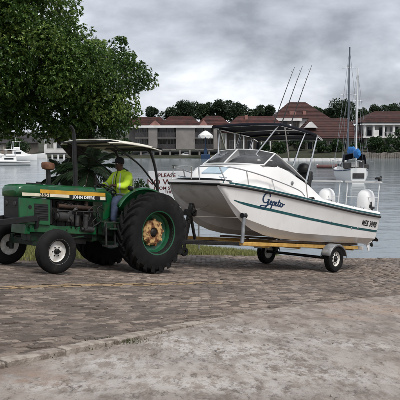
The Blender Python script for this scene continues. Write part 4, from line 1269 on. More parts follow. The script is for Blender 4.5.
# console, helm seats
mb = MB().span((1.25,-.7,1.25-BZ),(1.9,-.1,2.15-BZ)).box((1.4,-.4,2.17-BZ),(.3,.55,.08), Matrix.Rotation(.5,3,'Y'))
MB().span((1.65,-.75,1.22-BZ),(2.24,.75,2.05-BZ)).build("helm_console", MT['black'], boat, 35, .03)
for y in (.42,-.42):
    mb = MB().cyl((.85,y,1.22-BZ),(.85,y,1.68-BZ),.05,n=12).box((.85,y,1.74-BZ),(.42,.44,.13)).box((.66,y,2.10-BZ),(.13,.44,.62), Matrix.Rotation(-.12,3,'Y'))
    mb.lathe([(0,.16),(.12,.12),(.17,0),(.12,-.1),(0,-.12)], (.66,y,2.45-BZ), (0,0,1), 14)
    mb.build("helm_seat", MT['vinyl'], boat, 40, .03)
# windscreen
fb = [(2.86,-.90,2.325),(3.04,-.64,2.325),(3.12,-.3,2.33),(3.14,0,2.33),(3.12,.3,2.33),(3.04,.64,2.325),(2.86,.90,2.325)]
ft = [(2.44,-.86,2.62),(2.62,-.60,2.665),(2.69,-.28,2.685),(2.71,0,2.69),(2.69,.28,2.685),(2.62,.60,2.665),(2.44,.86,2.62)]
Q = lambda p: (p[0], p[1], p[2]-BZ)
ws = MB().loft([[Q(p) for p in fb[0:4]], [Q(p) for p in ft[0:4]]])
wsc = ws.build("windscreen", MT['tinted'], boat, 50, solid=.008)
MB().loft([[Q(p) for p in fb[3:7]], [Q(p) for p in ft[3:7]]]).build("pane", MT['tinted'], wsc, 50, solid=.008)
for s in (1,-1):
    tri = [(2.86,s*.90,2.325),(2.44,s*.86,2.62),(1.80,s*.89,2.37),(1.25,s*.945,2.09),(1.95,s*.925,2.29)]
    MB().add([Q(p) for p in tri], [(0,1,2,3,4)]).build("side_pane", MT['tinted'], wsc, 50, solid=.008)
mb = MB().tube([Q(p) for p in fb],.016,6).tube([Q(p) for p in ft],.017,6).tube([Q(fb[3]),Q(ft[3])],.020,6)
for s in (1,-1): mb.tube([Q((2.86,s*.90,2.325)),Q((2.44,s*.86,2.62))],.018,6).tube([Q((2.44,s*.86,2.62)),Q((1.80,s*.89,2.37)),Q((1.25,s*.945,2.09))],.016,6)
mb.build("windscreen_frame", MT['alu'], wsc, 50)
# canopy and its frame
CZ = 3.26
def cnz(x, y): return CZ + .03*(1-(y/1.0)**2) + .012*math.sin((x-1.05)/1.45*math.pi) + (x-1.75)*.03
secs = [[(x, y, cnz(x, y)-BZ) for y in np.linspace(-1,1,11)] for x in np.linspace(1.08,2.52,9)]
mb = MB().loft(secs)
for s in (1,-1): mb.loft([[(x, s*1.0, cnz(x,1)-BZ),(x, s*1.005, cnz(x,1)-.055-BZ)] for x in np.linspace(1.08,2.52,9)])
for x in (1.08, 2.52): mb.loft([[(x, y, cnz(x,y)-BZ),(x+(.02 if x>1 else -.02), y, cnz(x,y)-.06-BZ)] for y in np.linspace(-1,1,11)])
can = mb.build("canopy", MT['navy'], boat, 45, solid=.012)
secs = [[(x, y, cnz(x,y)-.02-BZ-(1.08-x)*.16) for y in np.linspace(-.98,.98,7)] for x in np.linspace(1.07,.78,4)]
MB().loft(secs).build("aft_flap", MT['navy'], can, 45, solid=.008)
mb = MB()
for s in (1,-1):
    mb.tube([(1.30,s*.945,2.08-BZ),(1.18,s*.96,2.55-BZ),(1.0,s*.965,CZ-.06-BZ)],.021,8)
    mb.tube([(1.22,s*.96,1.72-BZ),(1.30,s*.945,2.08-BZ)],.021,8)
    mb.tube([(1.78,s*.90,2.42-BZ),(1.66,s*.94,2.85-BZ),(1.48,s*.965,CZ-.02-BZ)],.021,8)
    mb.tube([(1.95,s*.90,2.50-BZ),(2.30,s*.965,CZ-BZ)],.015,6)
    mb.tube([(2.74,s*.55,2.56-BZ),(2.40,s*.86,CZ-.02-BZ)],.018,8)
    mb.tube([(.78,s*.97,CZ-.12-BZ),(1.08,s*.985,CZ-.04-BZ),(2.50,s*.985,CZ-.02-BZ)],.020,8)
for x in (.79,1.1,1.75,2.48): mb.tube([(x,y,cnz(x,y)-.045-BZ-max(0,(1.08-x))*.16) for y in np.linspace(-.975,.975,9)],.016,6)
mb.build("canopy_frame", MT['steel'], boat, 45)
for y in (.30,.02,-.22):
    MB().cyl((1.25,y,cnz(1.25,y)-.02-BZ),(1.17,y,cnz(1.17,y)+.20-BZ),.026,n=10).build("rod_holder", MT['alu'], boat, 40)
# bow rails
for s in (1,-1):
    top = catmull([(XB-.02,s*.10,2.16-BZ),(XB+.02,s*.62,2.17-BZ),(XB-.22,s*.86,2.165-BZ),(XB-.8,s*.95,2.12-BZ),(XB-1.5,s*1.02,2.02-BZ),(XB-2.3,s*1.09,1.87-BZ),(XB-2.55,s*1.10,1.75-BZ)],5)
    mb = MB().tube(top,.015,8)
    mb.tube([(XB-.02,s*.10,2.16-BZ),(XB-.06,s*.12,1.88-BZ)],.014,8)
    for (q, y, zz) in ((.04,.66,2.17),(.62,.92,2.13),(1.4,1.0,2.03)):
        mb.tube([(XB-q, s*y, zz-BZ),(XB-q-.10, s*(yg(q+.1)-.05), zg(q+.1)-BZ)],.014,8)
    mb.build("bow_rail", MT['steel'], boat, 45)
for (q, y) in ((.25,.6),(.25,-.6),(3.6,1.09),(5.2,1.08),(3.6,-1.09),(5.2,-1.08)):
    z0 = zg(q)-BZ+.05; X = XB-q
    MB().cyl((X-.05,y,z0),(X-.05,y,z0+.04),.012,n=6).cyl((X+.05,y,z0),(X+.05,y,z0+.04),.012,n=6).tube([(X-.12,y,z0+.045),(X,y,z0+.04),(X+.12,y,z0+.045)],.013,6).build("cleat", MT['steel'], boat, 40)
# stern rails
for (y0, y1) in ((.12,1.08),(-1.08,-.12)):
    mb = MB().tube([(XS+.02,y0,1.50-BZ),(XS,y0,2.33-BZ)],.016,8).tube([(XS+.02,y1,1.55-BZ),(XS,y1,2.33-BZ)],.016,8).beam((XS,y0-.06,2.36-BZ),(XS,y1+.06,2.36-BZ),.10,.045)
    mb.tube([(XS+.02,y0,1.95-BZ),(XS+.02,y1,1.95-BZ)],.011,6)
    sr = mb.build("stern_rail", MT['alu'], boat, 45, .004)
    yo = y1 if y1 > 0 else y0
    mb = MB().box((XS,yo,2.42-BZ),(.10,.07,.07)).cyl((XS,yo,2.40-BZ),(XS-.06,yo,2.53-BZ),.03,n=10).box((XS-.0,yo-.07,2.46-BZ),(.05,.14,.05)).box((XS+.08,yo,2.47-BZ),(.16,.04,.04))
    mb.build("clamp_holder", MT['black'], sr, 40, .01)
MB().box((XS+.15,1.0,1.68-BZ),(.16,.06,.06)).cyl((XS+.15,1.0,1.56-BZ),(XS+.15,1.0,1.70-BZ),.025,n=8).box((XS+.24,1.0,1.71-BZ),(.07,.05,.09)).build("rod_clamp", MT['black'], boat, 40, .01)
# outboards
for y in (.62,-.62):
    ob = empty("outboard_motor", parent=boat)
    T = Matrix.Translation((XS-.10, y, 1.35-BZ)) @ Matrix.Rotation(math.radians(14), 4, 'Y')
    def TT(mb_):
        mb_.v = [tuple(T @ Vector(p)) for p in mb_.v]; return mb_
    secs = []
    for (z, lx, fx, w) in ((.10,.16,.14,.12),(.18,.26,.16,.17),(.32,.34,.17,.205),(.48,.37,.16,.21),(.62,.36,.12,.20),(.72,.31,.06,.17),(.78,.22,-.02,.11),(.795,.12,-.06,.05)):
        ring = []
        for k in range(20):
            a = 2*math.pi*k/20; ca_, sa_ = math.cos(a), math.sin(a)
            cx_ = (fx - lx)/2 - .08; hx = (fx + lx)/2
            ring.append((cx_ + hx*math.copysign(abs(ca_)**.75, ca_), w*math.copysign(abs(sa_)**.75, sa_), z))
        secs.append(ring)
    TT(MB().loft(secs, ring=True, cap0=True, cap1=True)).build("cowling", MT['cowl'], ob, 50)
    TT(MB().box((-.10,.208,.40),(.06,.012,.16))).build("cowling_badge", MT['black'], ob, 40)
    lg = MB().loft([[(-.22+a,-w,z),(-.02+a,-w*.8,z),(.02+a,0,z),(-.02+a,w*.8,z),(-.22+a,w,z),(-.26+a,0,z)] for z, w, a in ((.12,.10,0),(-.1,.08,0),(-.45,.06,0),(-.56,.05,-.01))], ring=True, cap0=True, cap1=True)
    lg.box((-.16,0,-.46),(.38,.20,.018)).box((-.06,0,.05),(.16,.22,.3))
    TT(lg).build("leg", MT['cowl'], ob, 40, .01)
    lo = MB().lathe([(0,.20),(.03,.15),(.052,.05),(.055,-.1),(.045,-.18),(.03,-.2)], (-.15,0,-.66), (1,0,0), 14)
    lo.prism([(-.1,0),(.06,0),(-.02,-.2),(-.08,-.2)], (-.14,-.008,-.70), (1,0,0), (0,0,1), (0,.016,0)).prism([(-.12,.0),(.08,.0),(.06,.14),(-.1,.14)], (-.15,-.02,-.66), (1,0,0), (0,0,1), (0,.04,0))
    TT(lo).build("gearcase", MT['cowl'], ob, 40)
    pr = MB()
    for k in range(3):
        a = 2*math.pi*k/3 + .3; d = Vector((0, math.cos(a), math.sin(a))); e_ = Vector((0, -math.sin(a), math.cos(a)))
        o_ = Vector((-.40,0,-.66)); secs = []
        for (r, w, tw) in ((.03,.03,.8),(.09,.075,.6),(.14,.08,.5),(.18,.04,.4)):
            c_ = o_ + d*r; q = e_*w*math.cos(tw) + Vector((w*math.sin(tw),0,0)); secs.append([c_ - q + Vector((.004,0,0)), c_ + q + Vector((.004,0,0)), c_ + q - Vector((.004,0,0)), c_ - q - Vector((.004,0,0))])
        pr.loft(secs, ring=True, cap0=True, cap1=True)
    pr.cyl((-.35,0,-.66),(-.46,0,-.66),.045,.03,12)
    TT(pr).build("propeller", MT['black'], ob, 40)
for (X, z) in ((-.9,1.12),(-.6,1.10),(.4,1.22)):
    MB().lathe([(0,.012),(.018,.012),(.024,.004),(.024,-.02)], (X, side_y(X, z), z-BZ), (0,1,0), 14).build("skin_fitting", MT['steel'], hull, 40)
for s in (1,-1):
    for X in (.1,-.7): MB().lathe([(.012,.03),(.026,.03),(.03,.02),(.03,-.05)], (X, s*(yg(XB-X)-.10), zg(XB-X)+.05-BZ), (0,0,1), 14).build("rod_holder", MT['steel'], boat, 40)
# registration and name
def side_frame(X, z):
    y = side_y(X, z) + .005; dy = (side_y(X-.3, z) - side_y(X+.3, z)) / .6
    dz = (side_y(X, z+.05) - side_y(X, z-.05)) / .1
    slope = (midz(XB-X+.3) - midz(XB-X-.3)) / .6
    return Vector((X, y, z-BZ)), Vector((-1, dy, slope)).normalized(), Vector((0, dz, 1)).normalized()
o_, u_, v_ = side_frame(-1.42, midz(XB+1.42)+.13)
text_obj("lettering", "MES 389B", .20, o_, u_, v_, MT['black'], hull, .0055, .92, .12)
# painted script name, drawn as pen strokes on the topside
GL = [
 [(.66,.80),(.64,.98),(.46,1.08),(.22,1.0),(.06,.76),(.04,.50),(.18,.32),(.40,.34),(.54,.46),(.60,.60),(.44,.60)],
 [(.60,.60),(.56,.34),(.46,.06),(.26,-.14),(.02,-.16),(-.10,-.04),(.04,.06),(.28,.06),(.52,.14),(.72,.28)],
 [(.72,.28),(.86,.40),(.90,.50),(.82,.52),(.76,.40),(.80,.26),(.92,.24),(1.02,.34)],
 [(1.06,.52),(.98,.20),(.90,-.12)], [(1.02,.40),(1.14,.52),(1.24,.44),(1.20,.28),(1.08,.24),(1.0,.30)],
 [(1.24,.30),(1.38,.40),(1.42,.50),(1.34,.52),(1.28,.40),(1.32,.26),(1.44,.24),(1.54,.34)],
 [(1.70,.78),(1.60,.40),(1.62,.26),(1.72,.24),(1.80,.34)], [(1.50,.56),(1.84,.58)],
 [(2.04,.48),(1.92,.52),(1.82,.40),(1.86,.26),(1.98,.24),(2.08,.36),(2.04,.48),(2.16,.44),(2.30,.50)],
]
nm = MB(); NX, NZ, NS_ = 2.95, 1.435, .275
for st in GL:
    cpts = catmull([(a, b, 0) for a, b in st], 6); m_ = len(cpts); A, B = [], []
    for i, p in enumerate(cpts):
        d = (cpts[min(i+1,m_-1)] - cpts[max(i-1,0)]); d.normalize(); nn = Vector((-d.y, d.x, 0))
        wd_ = (.034 + .034*abs(d.y)) * (1 if 0 < i < m_-1 else .5)
        for (lst, sg) in ((A, 1), (B, -1)):
            q = p + nn*wd_*sg; X = NX - q.x*NS_*1.12 ; s_ = XB - X
            z = NZ + q.y*NS_ + (midz(s_) - midz(XB-NX))*.9 - .0
            lst.append((X, side_y(X, z)+.005, z-BZ))
    nm.loft([[a, b] for a, b in zip(A, B)])
nm.build("painted_name", MT['name_blue'], hull, None)
# rods standing in the canopy holders
for k, y in enumerate((.30,.02,-.22)):
    x0, z0 = 1.235, cnz(1.235, y) + .03
    d = Vector((-.42, 0, 1)).normalized()
    rod = empty("fishing_rod", TM @ Matrix.Translation((x0, y, z0)))
    L_ = (1.90, 1.90, 1.90)[k]
    MB().tube([Vector((0,0,0)) + d*t for t in (.0,.2,.45)], [.016,.016,.012], 8).build("handle", MT['black'], rod, 40)
    MB().tube([d*t - Vector((.04*(t/L_)**3,0,0)) for t in (.4,.9,1.4,L_)], [.011,.010,.008,.005], 8).build("blank", MT['black'], rod, 40)
    for t in (.8,1.2,1.5,1.75): MB().tube([d*t + Vector((.02,0,0)) + Vector((.014*math.cos(a),.014*math.sin(a),0)) for a in [k_*math.pi/3 for k_ in range(6)]],.003,4,close=True).build("line_guide", MT['steel'], rod, 40)
    tag(rod, ("fishing rod nearest the viewer, rightmost of three on the boat canopy", "middle of the three fishing rods on the boat canopy", "fishing rod leftmost of three on the boat canopy")[k], "fishing rod", "fishing rods standing on the boat canopy")
# ================================================================== TREES AND PLANTS NEAR BY
def m_leaf(name, a, b_, c_, rough=.42):
    m = bpy.data.materials.new(name); m.use_nodes = True
    t, b, lk = nodes_of(m); N = t.nodes.new
    at_ = N("ShaderNodeAttribute"); at_.attribute_name = "rnd"
    rp = N("ShaderNodeValToRGB"); lk(at_.outputs["Fac"], rp.inputs[0])
    e = rp.color_ramp.elements
    e[0].color = (*a, 1); e[1].color = (*c_, 1); q = e.new(.6); q.color = (*b_, 1)
    lk(rp.outputs[0], b.inputs["Base Color"]); b.inputs["Roughness"].default_value = rough
    # light coming through the blade
    out = t.nodes["Material Output"]; tr = N("ShaderNodeBsdfTranslucent"); lk(rp.outputs[0], tr.inputs[0])
    mx = N("ShaderNodeMixShader"); mx.inputs[0].default_value = .30
    lk(b.outputs[0], mx.inputs[1]); lk(tr.outputs[0], mx.inputs[2]); lk(mx.outputs[0], out.inputs[0])
    return m
MT['leaf'] = m_leaf('tree_leaf', (.018,.046,.010), (.066,.140,.026), (.25,.33,.080), .38)
MT['far_leaf'] = m_leaf('far_leaf', (.018,.034,.018), (.034,.060,.028), (.066,.100,.044), .6)
MT['bush_leaf'] = m_leaf('bush_leaf', (.012,.032,.010), (.030,.066,.018), (.070,.105,.030), .55)
MT['palm_leaf'] = m_leaf('palm_leaf', (.014,.034,.014), (.030,.060,.024), (.06,.095,.04), .4)
MT['bark'] = mat('bark', (.035,.027,.021), (.065,.053,.043), 9, .9, bump=.6, bscale=30)

def leaf_batch(P, D, Ln, Wd, droop, rn):
    """folded six-vertex leaves: base point, direction, length, width"""
    n = len(P)
    D = D / np.linalg.norm(D, axis=1, keepdims=True)
    up = np.zeros_like(D); up[:, 2] = 1
    S = np.cross(D, up); ln_ = np.linalg.norm(S, axis=1, keepdims=True); S = np.where(ln_ > .05, S / np.maximum(ln_, 1e-6), np.array([1., 0, 0]))
    roll = rng.normal(0, .5, n)[:, None]
    U = np.cross(S, D); S2 = S*np.cos(roll) + U*np.sin(roll); U2 = -S*np.sin(roll) + U*np.cos(roll)
    Ln = Ln[:, None]; Wd = Wd[:, None]
    dz = np.zeros_like(D); dz[:, 2] = -1; dr = droop * Ln
    mid = P + D*Ln*.5; tip = P + D*Ln + dz*dr
    q1 = P + D*Ln*.32; q2 = P + D*Ln*.72 + dz*dr*.4
    V = np.stack([P, q1 + S2*Wd + U2*Wd*.35, q2 + S2*Wd*.8 + U2*Wd*.25, tip, q2 - S2*Wd*.8 + U2*Wd*.25, q1 - S2*Wd + U2*Wd*.35], 1)
    base = (np.arange(n)*6)[:, None, None]
    Fc = np.array([(0,1,2,3),(0,3,4,5)])[None] + base
    return V.reshape(-1,3), Fc.reshape(-1,4), np.repeat(rn, 6)

def pip(poly, x, y):
    ins = False; n = len(poly)
    for i in range(n):
        (x1,y1),(x2,y2) = poly[i], poly[i-1]
        if (y1 > y) != (y2 > y) and x < (x2-x1)*(y-y1)/(y2-y1)+x1: ins = not ins
    return ins
# ---- the big tree on the bank: crown about 9 m across, trunk behind the canopy of the tractor
TD = 20.3
tp_ = on_ground(100, 258); tp_ = Vector((at(98, 200, TD).x, TD, 0)); tp_.z = gz(tp_.x, TD)
SIL = [(-150,-140),(-60,-175),(25,-130),(60,-62),(72,0),(76,18),(89,28),(94,36),(107,44),(124,44),(127,51),(137,55),(145,68),(154,80),(153,91),(139,95),(134,105),(137,117),(134,133),(116,142),(88,146),(64,148),(45,143),(20,141),(0,146),(-40,148),(-100,130),(-150,60)]
cl = []
def crown_depth_half(px, py):
    dx_, dy_ = (px + 5)/165., (py - 10)/165.
    return 3.4*math.sqrt(max(.04, 1 - .8*(dx_*dx_ + dy_*dy_)))
tries = 0
while len(cl) < 300 and tries < 20000:
    tries += 1
    px, py = random.uniform(-150,158), random.uniform(-170,146)
    r = random.uniform(.38,.75); rp = r*F/TD
    if not all(pip(SIL, px + rp*.9*math.cos(a), py + rp*.8*math.sin(a)) for a in [k*math.pi/4 for k in range(8)]): continue
    if px < -30 and random.random() < .45: continue
    hd_ = crown_depth_half(px, py); t = random.random()
    d = TD + hd_*(-1 + 2*t**1.5)
    if py > 100: d = max(d, TD - 2.2)
    cl.append((at(px, py, d), r))
for (px, py, d, r) in ((12,72,17.9,.62),(4,88,17.8,.55),(24,62,18.2,.45),(-8,76,17.9,.6),(118,46,20.2,.30),(121,40,20.2,.16),(150,84,20.3,.24),(146,76,20.1,.32),(70,8,19,.4),(66,40,18.4,.5),(92,62,18.6,.5),(112,84,18.8,.5),(128,66,19.3,.4),(126,104,19.4,.4),(60,96,18.2,.5),(40,110,18.2,.45),(88,108,18.6,.45),(128,122,19.6,.35),(30,30,18,.6),(48,66,18,.55),(75,128,18.8,.45),(95,126,19,.45),(115,128,19.2,.45),(60,132,18.6,.4),(85,118,18.6,.5),(105,116,18.8,.5),(128,112,19.4,.4),(20,124,18.4,.5),(0,126,18.4,.5),(42,128,18.5,.45),(83,34,19.6,.34),(80,46,19.2,.42),(97,50,19.4,.36),(104,62,19.2,.42),(132,72,19.6,.34),(138,84,19.8,.34),(124,92,19.4,.38),(128,58,19.8,.30),(60,14,18.6,.5),(64,30,19.8,.45),(116,58,20.5,.4),(130,88,20.8,.34),(110,100,19.0,.45),(124,114,20.2,.36)):
    cl.append((at(px, py, d), r))
P, D, Ln, Wd, Rn = [], [], [], [], []
for (c, r) in cl:
    ns = int(150*(r/.55)**2) + 10
    shade_ = random.gauss(.46, .20)
    for _ in range(ns):
        v = Vector((random.gauss(0,1), random.gauss(0,1), random.gauss(.25,1))).normalized()
        rr = r*random.uniform(.55, 1.08)
        p = c + Vector((v.x*rr, v.y*rr, v.z*rr*.78))
        ax = (v + Vector((0,0,.25)) + Vector((random.gauss(0,.35), random.gauss(0,.35), random.gauss(0,.35)))).normalized()
        u, w = frame(ax); k0 = random.uniform(0, 6.28); nl = random.randint(5, 9)
        for q in range(nl):
            a = k0 + 6.283*q/nl; sp = random.uniform(.7, 1.35)
            d = (ax*random.uniform(.15,.7) + (u*math.cos(a) + w*math.sin(a))*sp)
            P.append(p); D.append(d); Ln.append(random.uniform(.045,.095)); Wd.append(random.uniform(.012,.023))
            Rn.append(min(1, max(0, random.gauss(shade_, .22))))
P, D, Ln, Wd, Rn = np.array(P), np.array(D), np.array(Ln), np.array(Wd), np.array(Rn)
v, f, r_ = leaf_batch(P, D, Ln, Wd, .08, Rn)
bank_tree = empty("broadleaf_tree", loc=tp_)
tag(bank_tree, "large leafy dark green tree on the grass bank behind the tractor", "tree")
inv = Vector(tp_)
link_mesh("crown", fast_mesh("crown", v - np.array(inv), f, MT['leaf'], {"rnd": r_}, smooth=False), bank_tree)
mb = MB()
fork = tp_ + Vector((-.25,.1,2.3))
mb.tube([Vector((0,0,-.1)), Vector((-.04,.0,.6)), Vector((-.12,.04,1.4)), fork - tp_], [.30,.23,.20,.19], 12)
tr = mb.build("trunk", MT['bark'], bank_tree, 60)
for q, (px, py, d) in enumerate(((20,20,19.5),(60,60,20.8),(95,78,20.2),(-60,40,21),(-20,-60,20.5),(40,-40,21.5),(-90,-30,20),(75,100,19.2),(5,95,19))):
    e_ = at(px, py, d); m1 = fork.lerp(e_, .4) + Vector((random.gauss(0,.2), random.gauss(0,.2), .35))
    mb = MB().tube([p - tp_ for p in catmull([fork, m1, e_], 5)], [.12 - .009*k for k in range(11)], 8)
    for _ in range(3):
        b0 = m1.lerp(e_, random.uniform(.1,.8)); b1 = b0 + Vector((random.gauss(0,.3), random.gauss(0,.3), random.uniform(.0,.4)))
        mb.tube([b0 - tp_, b0.lerp(b1,.5) - tp_ + Vector((0,0,.08)), b1 - tp_], [.045,.03,.012], 6)
    mb.build("limb", MT['bark'], bank_tree, 60)

# ---- palms under it
def palm(px, py_crown, depth, nfr, flen, label, seed):
    random.seed(seed)
    c = at(px, py_crown, depth); base = Vector((c.x, depth, gz(c.x, depth)))
    root = empty("palm", loc=base); tag(root, label, "palm")
    h = c - base
    MB().tube([Vector((0,0,-.05)), h*.5, h], [.15,.13,.12], 10).build("trunk", MT['bark'], root, 60)
    for k in range(nfr):
        az = 2.4*k + random.uniform(-.2,.2); el = random.uniform(-.15, 1.25); Lf = flen*random.uniform(.8,1.1)
        d0 = Vector((math.cos(az)*math.cos(el), math.sin(az)*math.cos(el), math.sin(el)))
        spine = []; p = h.copy(); d = d0.copy(); nst = 16
        for q in range(nst+1):
            spine.append(p.copy()); d = (d + Vector((0,0,-.075))).normalized(); p = p + d*Lf/nst
        mb = MB().tube(spine, [.016*(1-.8*q/nst) for q in range(nst+1)], 5)
        fr = mb.build("frond", MT['bark'], root, 60)
        P, D, Ln = [], [], []
        for q in range(2, nst*3):
            t = q/(nst*3); i = int(t*nst); a = spine[i].lerp(spine[i+1], t*nst-i); dd = (spine[i+1]-spine[i]).normalized()
            sd = dd.cross(Vector((0,0,1))).normalized()
            for s in (1,-1):
                P.append(a); D.append(dd*.75 + sd*s*.8 + Vector((0,0,random.uniform(-.1,.25)))); Ln.append(.30*flen/1.3*math.sin(math.pi*min(.97,t*.85+.12))*random.uniform(.85,1.1)+.05)
        v, f, r_ = leaf_batch(np.array(P), np.array(D), np.array(Ln), np.full(len(P), .0042), .35, np.clip(rng.normal(.4,.25,len(P)),0,1))
        link_mesh("leaflets", fast_mesh("leaflets", v, f, MT['palm_leaf'], {"rnd": r_}, smooth=False), fr)
    return root
palm(90, 170, 18.4, 20, 1.15, "low feathery palm behind the tractor exhaust and driver", 3)
palm(66, 178, 19.6, 15, 1.0, "small palm with drooping fronds behind the tractor air intake", 5)
random.seed(21)

# ---- sign by the water
sd = 24.0
s0, s1 = at(148.5, 171, sd), at(204, 211, sd)
sign = empty("notice_sign", loc=(s0.x, sd, gz((s0.x+s1.x)/2, sd)))
tag(sign, "white notice board with dark lettering by the water, partly hidden by the bow", "sign")
oz = sign.location
MT['sign_w'] = mat('sign_white', (.74,.76,.79), (.68,.70,.73), 4, .5, dirt=(.6,.55,.54), dscale=5, dlo=.6, dhi=.8)
MT['sign_txt'] = mat('sign_maroon', (.10,.022,.026), None, rough=.5)
bd = MB().span((0,-.015,s1.z-oz.z),(s1.x-s0.x,.015,s0.z-oz.z)).build("board", MT['sign_w'], sign, 35, .006)
mb = MB()
for x in (.18, s1.x-s0.x-.18):
    MB().cyl((x,.045,-.3),(x,.045,s0.z-oz.z-.05),.03,n=10).build("post", MT['grey_metal'], sign, 40)
cx = at(167.0, 190, sd).x - s0.x
for (txt, py, hpx, sx) in (("PLEASE",175.4,5.0,1.1),("NO WAKE",182.2,7.4,1.12),("FROM STEEP",188.2,4.3,1.08),("THE",192.0,3.6,1.1)):
    z = at(176, py, sd).z - oz.z
    text_obj("lettering", txt, hpx/F*sd*1.02, (cx + (.05 if txt == "THE" else 0), -.019, z), (1,0,0), (0,0,1), MT['sign_txt'], bd, .004, sx)

# ================================================================== FAR SHORE
BD = 143.0
bxs = np.concatenate([np.linspace(-260,-40,12), np.arange(-38,46.1,1.0), np.linspace(50,260,12)]); bys = np.array([BD-.6, BD, BD+1, BD+4, BD+10, BD+25, BD+60, BD+160])
X, Y = np.meshgrid(bxs, bys, indexing='ij')
prof_ = np.array([-1.0, .25, .38, .5, .7, 1.6, 3.2, 6.0])
Zb = prof_[None, :] + .25*(fbm(X*.3, Y*.3, 3, 31) - .45)
Zb = Zb + np.where((X > 8), np.clip((X-8)/12, 0, 1)*np.array([0,.1,.35,.7,.9,1.0,1.0,1.0])[None, :], 0)
Yj = Y + .7*(fbm(X*.4, Y*0+3, 2, 33)[:, :] - .45)
MT['bank'] = mat('far_bank_lawn', (.022,.028,.013), (.04,.04,.024), .3, .95, dirt=(.045,.038,.032), dscale=.8, world_co=True)
fbk = link_mesh("far_bank", fast_mesh("far_bank", np.stack([X, Yj, Zb], -1).reshape(-1,3), grid_faces(*X.shape), MT['bank']))
tag(fbk, "low grassy far bank of the lagoon carrying the houses", "bank", kind="structure")
MT['far_wall'] = mat('stone_wall', (.20,.18,.155), (.13,.115,.10), 1.5, .9, dirt=(.07,.06,.05), dscale=3)
p0, p1 = at(362,157,BD-.9), at(430,157,BD-.9)
w_ = MB()
for k in range(30):
    a, b = k/30, (k+1)/30
    w_.span((p0.x+(p1.x-p0.x)*a+.02, BD-1.3, -.5),(p0.x+(p1.x-p0.x)*b-.02, BD-.6+random.uniform(-.05,.05), 1.15+random.uniform(-.08,.08)))
tag(w_.build("quay_wall", MT['far_wall'], None, 35, .05), "low stone quay wall below the bushes at the right", "wall")

MT['tile'] = mat('dark_red_tile', (.080,.026,.021), (.046,.020,.017), .9, .8, dirt=(.03,.018,.016), dscale=.6)
MT['tile2'] = mat('brown_tile', (.062,.023,.018), (.042,.019,.016), .9, .8, dirt=(.026,.017,.015), dscale=.6)
MT['render_grey'] = mat('taupe_render', (.235,.215,.20), (.19,.175,.165), .5, .9, dirt=(.14,.13,.12), dscale=.7, dlo=.55, dhi=.75)
MT['render_white'] = mat('white_render', (.72,.71,.69), (.62,.61,.59), .7, .85)
MT['render_beige'] = mat('beige_render', (.26,.225,.19), (.2,.175,.15), .7, .85)
MT['dark_glass'] = mat('window_glass', (.02,.024,.03), None, rough=.08, spec=.7)
MT['curtain_glass'] = mat('curtained_glass', (.20,.19,.17), (.12,.115,.11), 2, rough=.15, spec=.7)
MT['dark_wood'] = mat('dark_timber', (.035,.032,.034), (.05,.045,.045), 3, .7)
MT['pale_frame'] = mat('pale_frame', (.6,.6,.58), None, rough=.6)
MT['gable_pink'] = mat('pink_gable', (.26,.13,.11), (.2,.1,.085), 1, .85)

def FX(px, d): return at(px, 150, d).x
def FZ(py, d): return at(200, py, d).z
def roof_tiles(mb_, a, b, c, d, rows, cols):
    """tile courses laid on the quad a-b (eave) to d-c (ridge)"""
    a, b, c, d = map(Vector, (a, b, c, d)); nrm_ = (b-a).cross(d-a).normalized()
    if nrm_.z < 0: nrm_ = -nrm_
    for r in range(rows):
        t0, t1 = r/rows, (r+1.15)/rows; t1 = min(t1, 1)
        p, q = a.lerp(d, t0), b.lerp(c, t0); p2, q2 = a.lerp(d, t1), b.lerp(c, t1)
        mb_.add([p+nrm_*.10, q+nrm_*.10, q2+nrm_*.03, p2+nrm_*.03, p, q, q2, p2], [(0,1,2,3),(4,5,1,0),(5,6,2,1),(6,7,3,2),(7,4,0,3)])
def gable_roof(x0, x1, y0, y1, ze, zr, hip0=0, hip1=0, along='x', over=.5):
    mb_ = MB(); xa, xb, ya, yb = x0-over, x1+over, y0-over, y1+over
    if along == 'x':
        ym = (ya+yb)/2; r0, r1 = (xa+hip0, ym, zr), (xb-hip1, ym, zr)
        roof_tiles(mb_, (xa,ya,ze),(xb,ya,ze), r1, r0, 12, 1); roof_tiles(mb_, (xb,yb,ze),(xa,yb,ze), r0, r1, 12, 1)
        roof_tiles(mb_, (xa,yb,ze),(xa,ya,ze), r0, r0, 10, 1); roof_tiles(mb_, (xb,ya,ze),(xb,yb,ze), r1, r1, 10, 1)
        mb_.tube([r0, r1], .12, 6)
    else:
        xm = (xa+xb)/2; r0, r1 = (xm, ya+hip0, zr), (xm, yb-hip1, zr)
        roof_tiles(mb_, (xa,yb,ze),(xa,ya,ze), r0, r1, 12, 1); roof_tiles(mb_, (xb,ya,ze),(xb,yb,ze), r1, r0, 12, 1)
        roof_tiles(mb_, (xa,ya,ze),(xb,ya,ze), r0, r0, 10, 1)
        mb_.tube([r0, r1], .12, 6)
    return mb_
def window(parent, x0, x1, z0, z1, y, mt=None):
    w = MB()
    t = .07
    for (a, b, c, d) in ((x0,x1,z0,z0+t),(x0,x1,z1-t,z1),(x0,x0+t,z0+t,z1-t),(x1-t,x1,z0+t,z1-t),((x0+x1)/2-t/2,(x0+x1)/2+t/2,z0+t,z1-t)):
        w.span((a,y-.05,c),(b,y+.03,d))
    o = w.build("window", MT['pale_frame'], parent, None)
    MB().span((x0+.02,y-.005,z0+.02),(x1-.02,y+.02,z1-.02)).build("pane", MT['curtain_glass'] if random.random() < .3 else MT['dark_glass'], o, None)
    return o

